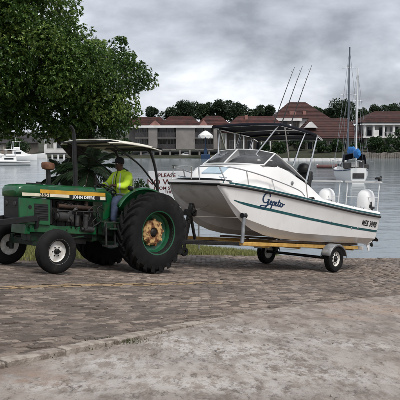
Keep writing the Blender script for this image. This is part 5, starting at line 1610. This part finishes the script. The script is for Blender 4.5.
# ---- balcony block on stilts, left of the boat
d = 147.0
bb = empty("balcony_building", loc=(0,0,0)); tag(bb, "taupe waterside apartment block with dark balconies and red tiled roofs, standing on stilts", "building")
zf, z1_, z0_, zst = FZ(126.8,d), FZ(137.6,d), FZ(149,d), .2
xl, xr = FX(128,d), FX(221,d)
MB().span((xl,d+3.0,z0_),(xr,d+11,zf-.1)).build("wall", MT['render_grey'], bb, None)
for (a, b) in ((148.5,157.5),(176,195),(213.5,217)):
    MB().span((FX(a,d),d,z0_),(FX(b,d),d+3.0,zf-.15)).build("wall", MT['render_grey'], bb, None)
MB().span((xl-.3,d-.35,zf-.18),(FX(213,d),d+3.2,zf+.28)).build("fascia", MT['render_white'], bb, None)
for (a, b) in ((135,148.5),(157.5,176),(195,213.5)):
    xa, xb = FX(a,d), FX(b,d)
    for zz in (z0_, z1_):
        MB().span((xa+.01,d-.15,zz-.18),(xb-.01,d+2.98,zz+.02)).build("balcony_slab", MT['render_grey'], bb, None)
        bl = MB(); bl.span((xa+.02,d-.12,zz+.95),(xb-.02,d-.04,zz+1.05))
        nslat = int((xb-xa)/.22)
        for k in range(nslat): bl.span((xa+.03+k*.22,d-.1,zz+.06),(xa+.03+k*.22+.17,d-.06,zz+.95))
        bl.build("balustrade", MT['dark_wood'], bb, None)
        nw = 2
        for k in range(nw):
            w0 = xa+.3+(xb-xa-.6)*k/nw; window(bb, w0, w0+(xb-xa-.6)/nw-.25, zz+.1, zz+2.05, d+2.95)
for k in range(10):
    x = xl+.6+(xr-xl-1.0)*k/9; MB().span((x-.18,d+.1,-.8),(x+.18,d+.5,z0_-.17)).build("stilt", MT['render_grey'], bb, None)
for (a, b, zt_, al, hp) in ((126,170,117.4,'x',1.2),(160,206,116.8,'x',2.0),(197,236,116.2,'x',2.2)):
    gable_roof(FX(a,d),FX(b,d)-1.2,d+1.4,d+9.5,zf+.3,FZ(zt_,d+5),hp,hp,al,.3).build("roof", MT['tile'], bb, None)
for (a, b, p) in ((149,161,121.5),(199,208,121)):
    xa, xb = FX(a,d), FX(b,d)
    gb = MB().prism([(0,0),(xb-xa,0),((xb-xa)/2,FZ(p,d)-zf)], (xa,d+.6,zf+.28), (1,0,0), (0,0,1), (0,.6,0)).build("gable", MT['gable_pink'], bb, None)

# ---- long red roofed boathouse behind the boat
d = 150.0
hs = empty("waterside_house", loc=(0,0,0)); tag(hs, "red roofed waterside restaurant with pale posts behind the boat windscreen", "building")
xl, xr = FX(224,d), FX(290,d); ze = FZ(133,d)
MB().span((xl+.5,d+3,.6),(xr-.5,d+11,ze)).build("wall", MT['render_beige'], hs, None)
gable_roof(xl,xr,d,d+12,ze,FZ(116.6,d+6),4,4,'x',.8).build("roof", MT['tile'], hs, None)
for k in range(8):
    x = xl+.4+(xr-xl-.8)*k/7; MB().span((x-.14,d+.1,-.3),(x+.14,d+.4,ze+.1)).build("post", MT['render_white'], hs, None)
for k in range(6):
    x = xl+1.2+(xr-xl-2.4)*k/6; window(hs, x, x+1.4, 1.6, 3.6, d+2.95)
MB().span((xl,d-.3,.55),(xr,d+3,.8)).build("terrace", MT['dark_wood'], hs, None)
MB().span((FX(246,d),d+4.5,FZ(119,d)),(FX(249,d),d+5.2,FZ(114.5,d))).build("chimney", MT['gable_pink'], hs, None)

# ---- big house with the high hipped roof
d = 168.0
h2 = empty("hipped_roof_house", loc=(0,0,0)); tag(h2, "tall house with steep brown hipped roof and white upper wall", "house")
xl, xr = FX(276,d), FX(326,d); ze = FZ(118.5,d)
MB().span((xl,d,1.5),(xr,d+11,ze)).build("wall", MT['render_white'], h2, None)
gable_roof(xl,xr,d,d+11,ze,FZ(102.5,d+5),4.4,5.0,'x',.8).build("roof", MT['tile2'], h2, None)
MB().span((FX(262,d),d-3,FZ(121,d)),(FX(300,d),d-.01,FZ(118.6,d))).build("balcony_slab", MT['render_white'], h2, None)
MB().span((FX(264,d),d-2.5,1.5),(FX(276,d)-.02,d+6,FZ(121.2,d))).build("wing_wall", MT['render_beige'], h2, None)
for k in range(4):
    x = xl+1.0+k*2.9; window(h2, x, x+1.7, ze-2.3, ze-.5, d-.03)
for (a, b) in ((289.5,296),(303,306)):
    MB().span((FX(a,d),d+.6,FZ(117,d)),(FX(b,d),d+1.6,FZ(111,d))).build("chimney", MT['gable_pink'], h2, None)

# ---- long roof sweeping down to the shore
d = 153.0
h3 = empty("long_roof_house", loc=(0,0,0)); tag(h3, "low house with a broad brown tiled roof and small white gable", "house")
xl, xr = FX(303,d), FX(362,d); ze = FZ(138.5,d)
MB().span((xl+.6,d+1,.8),(xr-.6,d+14,ze)).build("wall", MT['render_beige'], h3, None)
gable_roof(xl,xr,d,d+15,ze,FZ(118.5,d+7.5),3.0,2.5,'x',.7).build("roof", MT['tile2'], h3, None)
xa, xb = FX(306.5,d), FX(318.5,d)
MB().prism([(0,0),(xb-xa,0),((xb-xa)/2,FZ(121.5,d)-FZ(127.5,d))], (xa,d+1.6,FZ(127.5,d)), (1,0,0), (0,0,1), (0,3,0)).build("gable", MT['render_white'], h3, None)
for k in range(7):
    x = xl+1.1+k*1.6; window(h3, x, x+1.1, ze-2.4, ze-.6, d+.97)
MB().span((xl+.3,d+.3,ze-.22),(xr-.3,d+.98,ze-.02)).build("fascia", MT['render_white'], h3, None)

# ---- house with columned balcony at the right edge
d = 152.0
h4 = empty("columned_house", loc=(0,0,0)); tag(h4, "white house with columned balcony and low brown roof at the right edge", "house")
xl, xr = FX(363,d), FX(425,d); ze = FZ(124.2,d); zl = FZ(136.5,d)
MB().span((xl+1,d+3.2,1),(xr,d+13,ze)).build("wall", MT['render_white'], h4, None)
gable_roof(xl,xr,d+.2,d+14,ze+.35,FZ(111.8,d+7),4.5,3,'x',.6).build("roof", MT['tile2'], h4, None)
MB().span((xl-.3,d-.2,ze-.16),(xr,d+.6,ze+.36)).build("fascia", MT['render_white'], h4, None)
MB().span((xl,d,zl-.3),(xr,d+3.19,zl)).build("balcony_slab", MT['render_white'], h4, None)
for px in (364.5,373.5,383.5,393.5,404):
    MB().cyl((FX(px,d),d+.35,zl),(FX(px,d),d+.35,ze-.15),.26,n=12).build("column", MT['render_white'], h4, 40)
MB().span((FX(374,d),d+.3,zl),(FX(379,d),d+.36,zl+1.4)).build("screen_wall", MT['render_white'], h4, None)
br = MB(); xx = FX(384.5,d)
while xx < xr-.3: br.span((xx,d+.1,zl),(xx+.06,d+.16,zl+.9)); xx += .28
br.span((FX(384,d),d+.08,zl+.9),(xr,d+.18,zl+1.0)).build("balustrade", MT['render_white'], h4, None)
for k in range(5):
    x = xl+1.5+k*2.5; window(h4, x, x+1.9, zl+.1, zl+2.1, d+3.15)
for k in range(4):
    x = xl+2+k*2.9; window(h4, x, x+1.8, 1.6, 3.4, d+3.15)

# ---- pale house glimpsed under the tree at the left
d = 150.0
h5 = empty("pale_house", loc=(0,0,0)); tag(h5, "white waterside house glimpsed under the tree crown at the left", "house")
xl, xr = FX(44,d), FX(66,d); ze = FZ(137,d)
MB().span((xl,d,.6),(xr,d+8,ze)).build("wall", MT['render_white'], h5, None)
gable_roof(xl,xr,d,d+8,ze,FZ(128,d+4),0,0,'y',.5).build("roof", MT['tile'], h5, None)
for k in range(2): window(h5, xl+.6+k*2.1, xl+2.1+k*2.1, 1.8, 3.8, d-.03)
h6 = empty("grey_house", loc=(0,0,0)); tag(h6, "long low grey house far left beyond the moored boats", "house")
xl, xr = FX(-40,d), FX(30,d); ze = FZ(143,d)
MB().span((xl,d,.6),(xr,d+8,ze)).build("wall", MT['render_beige'], h6, None)
gable_roof(xl,xr,d,d+8,ze,FZ(133,d+4),3,3,'x',.5).build("roof", MT['dark_wood'], h6, None)
for k in range(6): window(h6, xl+1+k*2.3, xl+2.4+k*2.3, 1.5, 2.6, d-.03)
jt = empty("jetty", loc=(0,0,0)); tag(jt, "small timber jetty on pale piles below the white house at the left", "jetty")
xl, xr = FX(47,140), FX(66,140)
MB().span((xl,138.5,.95),(xr,143,1.12)).build("decking", MT['dark_wood'], jt, None)
for k in range(4): MB().span((xl+(xr-xl-.3)*k/3,138.6,-.8),(xl+(xr-xl-.3)*k/3+.3,138.9,.94)).build("pile", MT['render_white'], jt, None)

# ---- pontoon
pd = on_water(318, 160.5).y
pt = empty("floating_pontoon", loc=(0,0,0)); tag(pt, "long pale floating pontoon on the water behind the boat", "pontoon")
xl, xr = FX(283,pd), FX(347,pd)
nseg = 8
for k in range(nseg): MB().span((xl+(xr-xl)*k/nseg+.03,pd,-.15),(xl+(xr-xl)*(k+1)/nseg-.03,pd+1.4,.34)).build("pontoon_section", MT['render_white'], pt, None, .05)

# ---- parasol on the quay
pb = at(205.5, 157, 139.0)
ps = empty("parasol", loc=(pb.x, 139.0, 0)); tag(ps, "white parasol with scalloped edge on dark pole before the balcony block", "parasol")
zt_ = FZ(130.5,139.0); zb_ = FZ(135.5,139.0)
prof = [(.05,zt_),(.7,zt_-.35),(1.45,zb_),(1.45,zb_-.35)]
pr_ = MB(); n_ = 16; R_ = []
for j, (r, z) in enumerate(prof):
    for k in range(n_):
        a = 2*math.pi*k/n_; R_.append((r*math.cos(a)*(1-.05*(k%2)), r*math.sin(a), z - (.25*(k%2) if j == 3 else 0) + (.08*(k%2) if j in (1,2) else 0)))
pr_.add(R_, [(j*n_+k, j*n_+(k+1)%n_, (j+1)*n_+(k+1)%n_, (j+1)*n_+k) for j in range(3) for k in range(n_)])
pr_.build("canopy", MT['render_white'], ps, 30)
MB().cyl((0,0,-.5),(0,0,zt_),.10,n=8).build("pole", MT['name_blue'], ps, 40)
MB().span((-.9,-.5,-.6),(.9,1.2,.9)).span((-.35,-.3,.9),(.35,.3,2.0)).build("kiosk_base", MT['name_blue'], ps, None, .05)

# ---- boats far off
MT['far_white'] = mat('far_boat_white', (.74,.74,.73), None, rough=.4)
MT['far_blue'] = mat('far_boat_blue', (.03,.09,.22), None, rough=.5)
MT['far_red'] = mat('faded_red', (.13,.05,.045), (.10,.05,.045), 2, .6)
MT['blue_cover'] = mat('blue_sail_cover', (.015,.12,.36), (.03,.2,.5), 3, .8)
def far_hull(Lh, B, H, mt):
    secs = []
    for t in np.linspace(0, 1, 10):
        w = B/2*(1 - max(0, (t-.45)/.55)**2.2)*(.88+.12*min(1, t*3)); sh = H*(1 + .28*t*t)
        w = max(w, .02); x = -Lh/2 + Lh*t
        secs.append([(x, -w, sh), (x-.0, -w*.9, .25*H), (x, -w*.55, -.2*H), (x, 0, -.32*H), (x, w*.55, -.2*H), (x, w*.9, .25*H), (x, w, sh), (x, 0, sh+.04)])
    return MB().loft(secs, ring=True, cap0=True, cap1=True)
def motorboat(px, py, Lh, rot, label, style, hull_mt='far_white', scale=1.0):
    c = on_water(px, py); o = empty("motorboat", loc=c); o.rotation_euler.z = rot
    tag(o, label, "boat", "boats moored along the far shore")
    H = .85*scale; B = Lh*.32
    far_hull(Lh, B, H, MT[hull_mt]).build("hull", MT[hull_mt], o, 40)
    MB().tube([(x, s*(B/2+.02)*(1-max(0,(x/Lh+.5-.45)/.55)**2.2), H*.85) for s in (1,) for x in np.linspace(-Lh/2, Lh*.42, 8)], .05, 6).build("rubbing_strake", MT['black'], o, 40)
    if style >= 1:
        cb = MB().loft([[(x, -w, H*.9), (x, -w*.85, z), (x, w*.85, z), (x, w, H*.9)] for x, w, z in ((-Lh*.2,B*.34,H+1.0*scale),(.05*Lh,B*.34,H+1.05*scale),(.18*Lh,B*.30,H+.55*scale),(.33*Lh,B*.2,H+.25*scale))], ring=True, cap0=True, cap1=True)
        cabo = cb.build("cabin", MT['far_white'], o, 35, .05)
        for s in (1,-1): MB().span((-Lh*.15,s*B*.325-.03,H+.45*scale),(.04*Lh,s*B*.325+.03,H+.8*scale)).build("cabin_window", MT['dark_glass'], cabo, None)
    if style >= 2:
        z = H+1.05*scale
        MB().span((-Lh*.18,-B*.3,z),(.02*Lh,B*.3,z+.6*scale)).build("flybridge", MT['far_white'], o, 35, .1)
        MB().span((-Lh*.2,-B*.33,z+1.5*scale),(.04*Lh,B*.33,z+1.58*scale)).build("bimini", MT['far_white'], o, 35, .03)
        for s in (1,-1):
            for x in (-Lh*.17,.01*Lh): MB().cyl((x,s*B*.29,z+.5*scale),(x,s*B*.3,z+1.52*scale),.03,n=6).build("bimini_post", MT['steel'], o, 40)
        MB().cyl((-Lh*.1,0,z+1.5*scale),(-Lh*.12,0,z+3.4*scale),.03,n=6).build("aerial", MT['far_white'], o, 40)
    return o
motorboat(19.5,160.8,6.2,.35,"white cabin cruiser with flybridge moored under the tree at the left",2)
motorboat(37,158.5,3.6,.15,"low white open boat behind the cabin cruiser at the left",0)
motorboat(7,165.2,7.2,3.3,"white cruiser with cluttered rails nearest at the left edge",2,'far_white',.7)
motorboat(-9,160.5,7,.2,"white cruiser cut by the left edge of the picture",1)
motorboat(186,157.4,5.0,2.9,"small white runabout moored below the balcony block",1,'far_white',.55)
motorboat(150,157.2,5.2,3.0,"white launch beside the stilts of the balcony block",1,'far_white',.6)
motorboat(366,156.6,4.4,.1,"blue dinghy moored by the quay wall at the right",0,'far_blue')

# ---- moored sailing yacht
yc_ = on_water(355.0, 183.0)
ya = empty("sailing_yacht", loc=yc_ + Vector((0,2.6,0))); ya.rotation_euler.z = math.radians(91)
tag(ya, "moored white sailing yacht with two masts and bright blue sail covers", "yacht")
Ly, By, Hy = 7.4, 3.0, 1.2
secs = []
for t in np.linspace(0, 1, 14):
    w = By/2*math.sin(math.pi*(.22+.78*t)*.5 if t < .4 else math.pi*(.5+.5*((t-.4)/.6)**1.5)*1.0) if t >= .4 else By/2*(.50+.50*math.sin(t/.4*math.pi/2))
    w = max(w, .03); sh = Hy*(1.0 + .2*(2*t-1)**2); x = -Ly/2 + Ly*t
    secs.append([(x, -w, sh), (x, -w*.97, .55*Hy), (x, -w*.75, .0), (x, 0, -.35), (x, w*.75, .0), (x, w*.97, .55*Hy), (x, w, sh), (x, 0, sh+.08)])
yh = MB().loft(secs, ring=True, cap0=True, cap1=True).build("hull", MT['far_white'], ya, 40)
MB().tube([(q[0][0], q[0][1]-.02, q[0][2]-.1) for q in secs],.05,6).tube([(q[6][0], q[6][1]+.02, q[6][2]-.1) for q in secs],.05,6).build("rubbing_strake", MT['name_blue'], yh, 40)
yb_ = MB().loft([[(x,-w,Hy),(x,-w*.8,z),(x,w*.8,z),(x,w,Hy)] for x, w, z in ((-1.6,1.05,Hy+.75),(.5,1.0,Hy+.7),(2.2,.75,Hy+.45),(2.9,.5,Hy+.2))], ring=True, cap0=True, cap1=True).build("coachroof", MT['far_white'], ya, 35, .06)
for s in (1,-1):
    for x in (-1.0,.1,1.1): MB().box((x,s*.93,Hy+.38),(.6,.06,.22)).build("port_light", MT['dark_glass'], yb_, None)
MB().span((-3.3,-.9,Hy+.02),(-1.7,.9,Hy+.30)).build("cockpit_coaming", MT['dark_wood'], ya, 35, .05)
MB().loft([[(x,y,z) for y, z in ((-1.1,Hy+.5),(-.95,zz),(0,zz+.15),(.95,zz),(1.1,Hy+.5))] for x, zz in ((-1.0,Hy+.9),(-1.4,Hy+1.5),(-2.3,Hy+1.5))]).build("spray_hood", MT['navy'], ya, 40, solid=.03)
MB().box((-3.72,0,.75),(.06,1.1,.5)).build("transom_panel", MT['dark_wood'], yh, None)
dm_ = (yc_.y + 2.6)
ms = MB().cyl((.9,.0,Hy),(.9,.0,FZ(46,dm_)),.11,.075,12); msm = ms.build("main_mast", mat('dark_mast', (.10,.115,.14), None, rough=.4), ya, 40)
MB().tube([(.9,-.85,8.6),(.9,0,8.7),(.9,.85,8.6)],.028,6).build("spreader", MT['grey_metal'], msm, 40)
MB().tube([(.9,-.7,11.2),(.9,0,11.3),(.9,.7,11.2)],.025,6).build("spreader", MT['grey_metal'], msm, 40)
mz = MB().cyl((-2.6,.0,Hy),(-2.6,.0,FZ(68,dm_-3)),.085,.06,12).build("mizzen_mast", MT['far_white'], ya, 40)
MB().tube([(-2.6,-.6,7.8),(-2.6,0,7.88),(-2.6,.6,7.8)],.022,6).build("spreader", MT['grey_metal'], mz, 40)
mb = MB()
tm = FZ(46,dm_)-.2
for (x, y) in ((3.6,0),(.7,1.4),(.7,-1.5),(1.3,1.45),(1.3,-1.45)): mb.tube([(.9,0,tm if abs(x-.9)>1 or x<.9 else 8.6),(x,y,Hy+.1)],.016,4)
tz = FZ(68,dm_-3)-.2
for (x, y) in ((-3.6,.5),(-3.6,-.5),(-2.4,1.4),(-2.4,-1.4)): mb.tube([(-2.6,0,tz),(x,y,Hy+.1)],.014,4)
mb.build("stay", MT['grey_metal'], ya, None)
def bag(x0, x1, z, r0, r1, name, yo=0):
    m_ = MB(); secs = []
    for t in np.linspace(0,1,9):
        r = (r0 + (r1-r0)*t)*(.55+.45*math.sin(math.pi*min(.97,max(.03,t*.8+.12))))
        secs.append([(x0+(x1-x0)*t, yo + r*.55*math.cos(a)*(1+.12*math.sin(3*a+t*9)+random.uniform(-.2,.2)), z + r*math.sin(a)*(1+.1*math.sin(2*a+t*7)+random.uniform(-.22,.12))) for a in [2*math.pi*k/12 for k in range(12)]])
    return m_.loft(secs, ring=True, cap0=True, cap1=True).build(name, MT['blue_cover'], ya, 60)
bag(.8,-1.9,2.95,.62,.40,"sail_cover",-.15); bag(-2.65,-4.4,2.85,.55,.36,"sail_cover",.1)
MB().cyl((.9,0,2.35),(-2.4,0,2.3),.06,n=8).cyl((-2.6,0,2.2),(-4.8,0,2.15),.05,n=8).build("boom", MT['alu'], ya, 40)
for s in (1,-1):
    mb = MB().tube([(x, s*min(1.55, By/2*(1 if x<1.5 else 1-(x-1.5)/2.6)), Hy+.85) for x in np.linspace(-3.6,3.3,10)],.02,5)
    for x in np.linspace(-3.6,3.3,7): mb.tube([(x, s*min(1.55, By/2*(1 if x<1.5 else 1-(x-1.5)/2.6)), Hy+.05),(x, s*min(1.55, By/2*(1 if x<1.5 else 1-(x-1.5)/2.6)), Hy+.85)],.016,5)
    mb.build("guard_rail", MT['steel'], ya, 40)
for (c_, d_) in (((-2.9,.9,Hy+.5),(.5,.7,.6)),((-2.3,-1.0,Hy+.35),(.7,.5,.5)),((-3.2,-.4,Hy+.6),(.3,.5,.8))): MB().box(c_, d_).build("deck_locker", MT['dark_wood'], ya, None, .05)
# tender alongside
tc = on_water(326.5, 168.5)
td_ = empty("inflatable_tender", loc=tc); td_.rotation_euler.z = -.25
tag(td_, "faded red inflatable tender floating left of the sailing yacht", "dinghy")
MB().tube(catmull([(-1.3,-.55,.3),(.3,-.6,.3),(1.1,-.35,.36),(1.4,0,.42),(1.1,.35,.36),(.3,.6,.3),(-1.3,.55,.3)],4),.22,10).build("tube", MT['far_red'], td_, 50)
MB().span((-1.2,-.5,.05),(1.0,.5,.14)).build("floor", MT['dark_wood'], td_, None); MB().span((-1.32,-.5,.1),(-1.22,.5,.6)).build("transom", MT['far_white'], td_, None)
MB().span((-.3,-.5,.42),(.0,.5,.48)).build("thwart", MT['far_white'], td_, None)

# ---- trees and bushes of the far shore
def far_crown(seed, rx, rz, n, leaf, clumps, flat=.8):
    random.seed(seed); P, D, Ln, Rn = [], [], [], []
    for k in range(clumps):
        a = random.uniform(0, 6.28); rr = math.sqrt(random.random())*rx*.75; zc_ = random.uniform(-.55,.6)*rz
        c = Vector((rr*math.cos(a), rr*math.sin(a)*.8, zc_)); r = rx*random.uniform(.22,.42); sh_ = random.gauss(.45,.15)
        for _ in range(n // clumps):
            v = Vector((random.gauss(0,1), random.gauss(0,1), random.gauss(.2,1))).normalized()
            P.append(c + Vector((v.x, v.y, v.z*flat))*r*random.uniform(.6,1.1)); D.append(v + Vector((random.gauss(0,.5), random.gauss(0,.5), random.gauss(0,.5))))
            Ln.append(leaf*random.uniform(.7,1.3)); Rn.append(min(1,max(0,random.gauss(sh_,.2))))
    return leaf_batch(np.array(P), np.array(D), np.array(Ln), np.array(Ln)*.32, .2, np.array(Rn))
def make_far_tree(seed, rx, rz, th, name, mt, n=2600, leaf=.5, clumps=14):
    v, f, r_ = far_crown(seed, rx, rz, n, leaf, clumps)
    me = fast_mesh("crown", v + np.array([0,0,th+rz*.75]), f, MT[mt], {"rnd": r_}, smooth=False)
    tk = MB().tube([(0,0,-.6),(.1,0,th*.6),(0,.1,th+rz*.6)],[.28,.2,.1],8)
    for a in (0.4,2.4,4.5): tk.tube([(0,0,th*.7),(rx*.3*math.cos(a),rx*.3*math.sin(a),th+rz*.5)],[.12,.05],6)
    return me, tk.mesh("trunk", MT['bark'], 60)
protoT = [make_far_tree(40, 3.6, 2.6, 4.0, "t", 'far_leaf'), make_far_tree(41, 3.0, 3.0, 4.5, "t", 'far_leaf', 2400, .48, 11), make_far_tree(42, 4.4, 2.4, 4.2, "t", 'far_leaf', 3000, .5, 17)]
random.seed(77)
tl = [
 (152,106,190,1,.9,"small dark tree above the valley between the two left red roofs"),
 (172,105,196,0,1.0,"dark tree behind the balcony block, left of the highest crown there"),
 (187,101,196,2,.95,"dark broad tree rising behind the right half of the balcony block"),
 (205,99,198,0,1.1,"highest dark tree behind the parasol"),
 (221,99,196,1,1.1,"tall rounded dark tree just left of the boat canopy top"),
 (238,103,194,2,.9,"dark tree standing over the boat canopy, left of the rods"),
 (254,104,196,0,.95,"dark tree behind the restaurant roof under the rods"),
 (268,104,190,1,1.0,"dark tree touching the left side of the hipped roof"),
 (322,104,190,0,1.0,"dark tree right of the hipped roof"),
 (334,107,188,1,.9,"dark tree behind the small white gable"),
 (345,100,186,2,.85,"tall dark tree behind the yacht masts"),
 (363,105,190,0,.9,"dark tree behind the left end of the columned house"),
 (377,104,194,1,.95,"dark tree behind the middle of the columned house roof"),
 (393,104,192,2,.95,"dark tree behind the right end of the columned house roof"),
 (412,104,192,0,1.0,"dark tree just past the right edge behind the columned house"),
 (118,110,186,2,1.0,"dark tree seen past the near tree crown behind the balcony block"),
]
for (px, py, d, k, sc, lb_) in tl:
    top = at(px, py, d); z0 = lerp_tab([(BD,.4),(BD+25,3),(BD+60,4.5),(BD+160,7)], d)
    me, tk = protoT[k]; hgt = (4.0+2.6*1.75, 4.5+3.0*1.75, 4.2+2.4*1.75)[k] * .98
    o = empty("far_tree", loc=(top.x, d, z0)); s = (top.z - z0)/hgt
    o.scale = (max(.85, s*.95)*sc, max(.85, s*.95)*sc, s); o.rotation_euler.z = random.uniform(0, 6)
    link_mesh("crown", me, o); link_mesh("trunk", tk, o)
    tag(o, lb_, "tree", "dark trees behind the far houses")
def bush(px, pyt, pyb, d, wpx, label, seed, mt='bush_leaf'):
    top, bot = at(px, pyt, d), at(px, pyb, d); w = wpx/F*d/2; h = max(.5, top.z - bot.z)
    v, f, r_ = far_crown(seed, w, h*.55, 1500, .34, 9, .8)
    v = v*np.array([1,1,1]) + np.array([0,0,h*.5])
    o = empty("bush", loc=(top.x, d, bot.z)); link_mesh("foliage", fast_mesh("foliage", v, f, MT[mt], {"rnd": r_}, smooth=False), o)
    MB().tube([(0,0,-.6),(.05,0,h*.4)],[.12,.06],6).tube([(0,0,-.5),(w*.3,.1,h*.5)],[.08,.04],6).tube([(0,0,-.5),(-w*.3,0,h*.5)],[.08,.04],6).build("stem", MT['bark'], o, 60)
    tag(o, label, "bush", "bushes along the far shore")
for i, (a, b, c, d, w, lb_) in enumerate((
 (296,129,152,149,34,"large dark bush between the boat canopy poles and the small gable"),
 (322,140,155,146,20,"rounded bush below the small white gable"),
 (336,139,155,147,20,"bush below the long roof, left of the yacht masts"),
 (371,133,156,146,26,"dense bush below the left columns of the white house"),
 (388,134,156,146,28,"dense bush below the balcony of the white house"),
 (403,126,156,147,24,"tall bush cut by the right edge of the picture"),
 (280,140,156,147,18,"dark shrub on the shore behind the boat windscreen"),
 (264,143,157,147,16,"low dark shrub behind the boat console"),
 (356,142,156,146,14,"small bush behind the blue sail covers"),
 (20,138,152,147,30,"dark shrub behind the cabin cruiser at the left"),
 (70,140,154,147,22,"dark shrub right of the small jetty"),
 (96,138,154,147,26,"dark shrub on the far shore behind the palms"),
 (122,139,154,147,22,"dark shrub left of the balcony block"),
)): bush(a, b, c, d, w, lb_, 100+i)
# ---- shrub under the big tree, behind the driver
sp = at(116, 200, 21.0); v, f, r_ = far_crown(140, .95, .95, 7000, .085, 22, .95)
o = empty("bank_shrub", loc=(sp.x, 21.0, gz(sp.x, 21.0)))
link_mesh("foliage", fast_mesh("foliage", v*np.array([1,.8,1.25]) + np.array([0,0,1.25]), f, MT['bush_leaf'], {"rnd": r_}, smooth=False), o)
MB().tube([(0,0,-.1),(.05,0,1.0)],[.06,.03],6).tube([(0,0,0),(.4,.1,1.1)],[.04,.02],6).tube([(0,0,0),(-.4,0,1.1)],[.04,.02],6).build("stem", MT['bark'], o, 60)
tag(o, "dark leafy shrub on the grass bank directly behind the driver", "shrub")
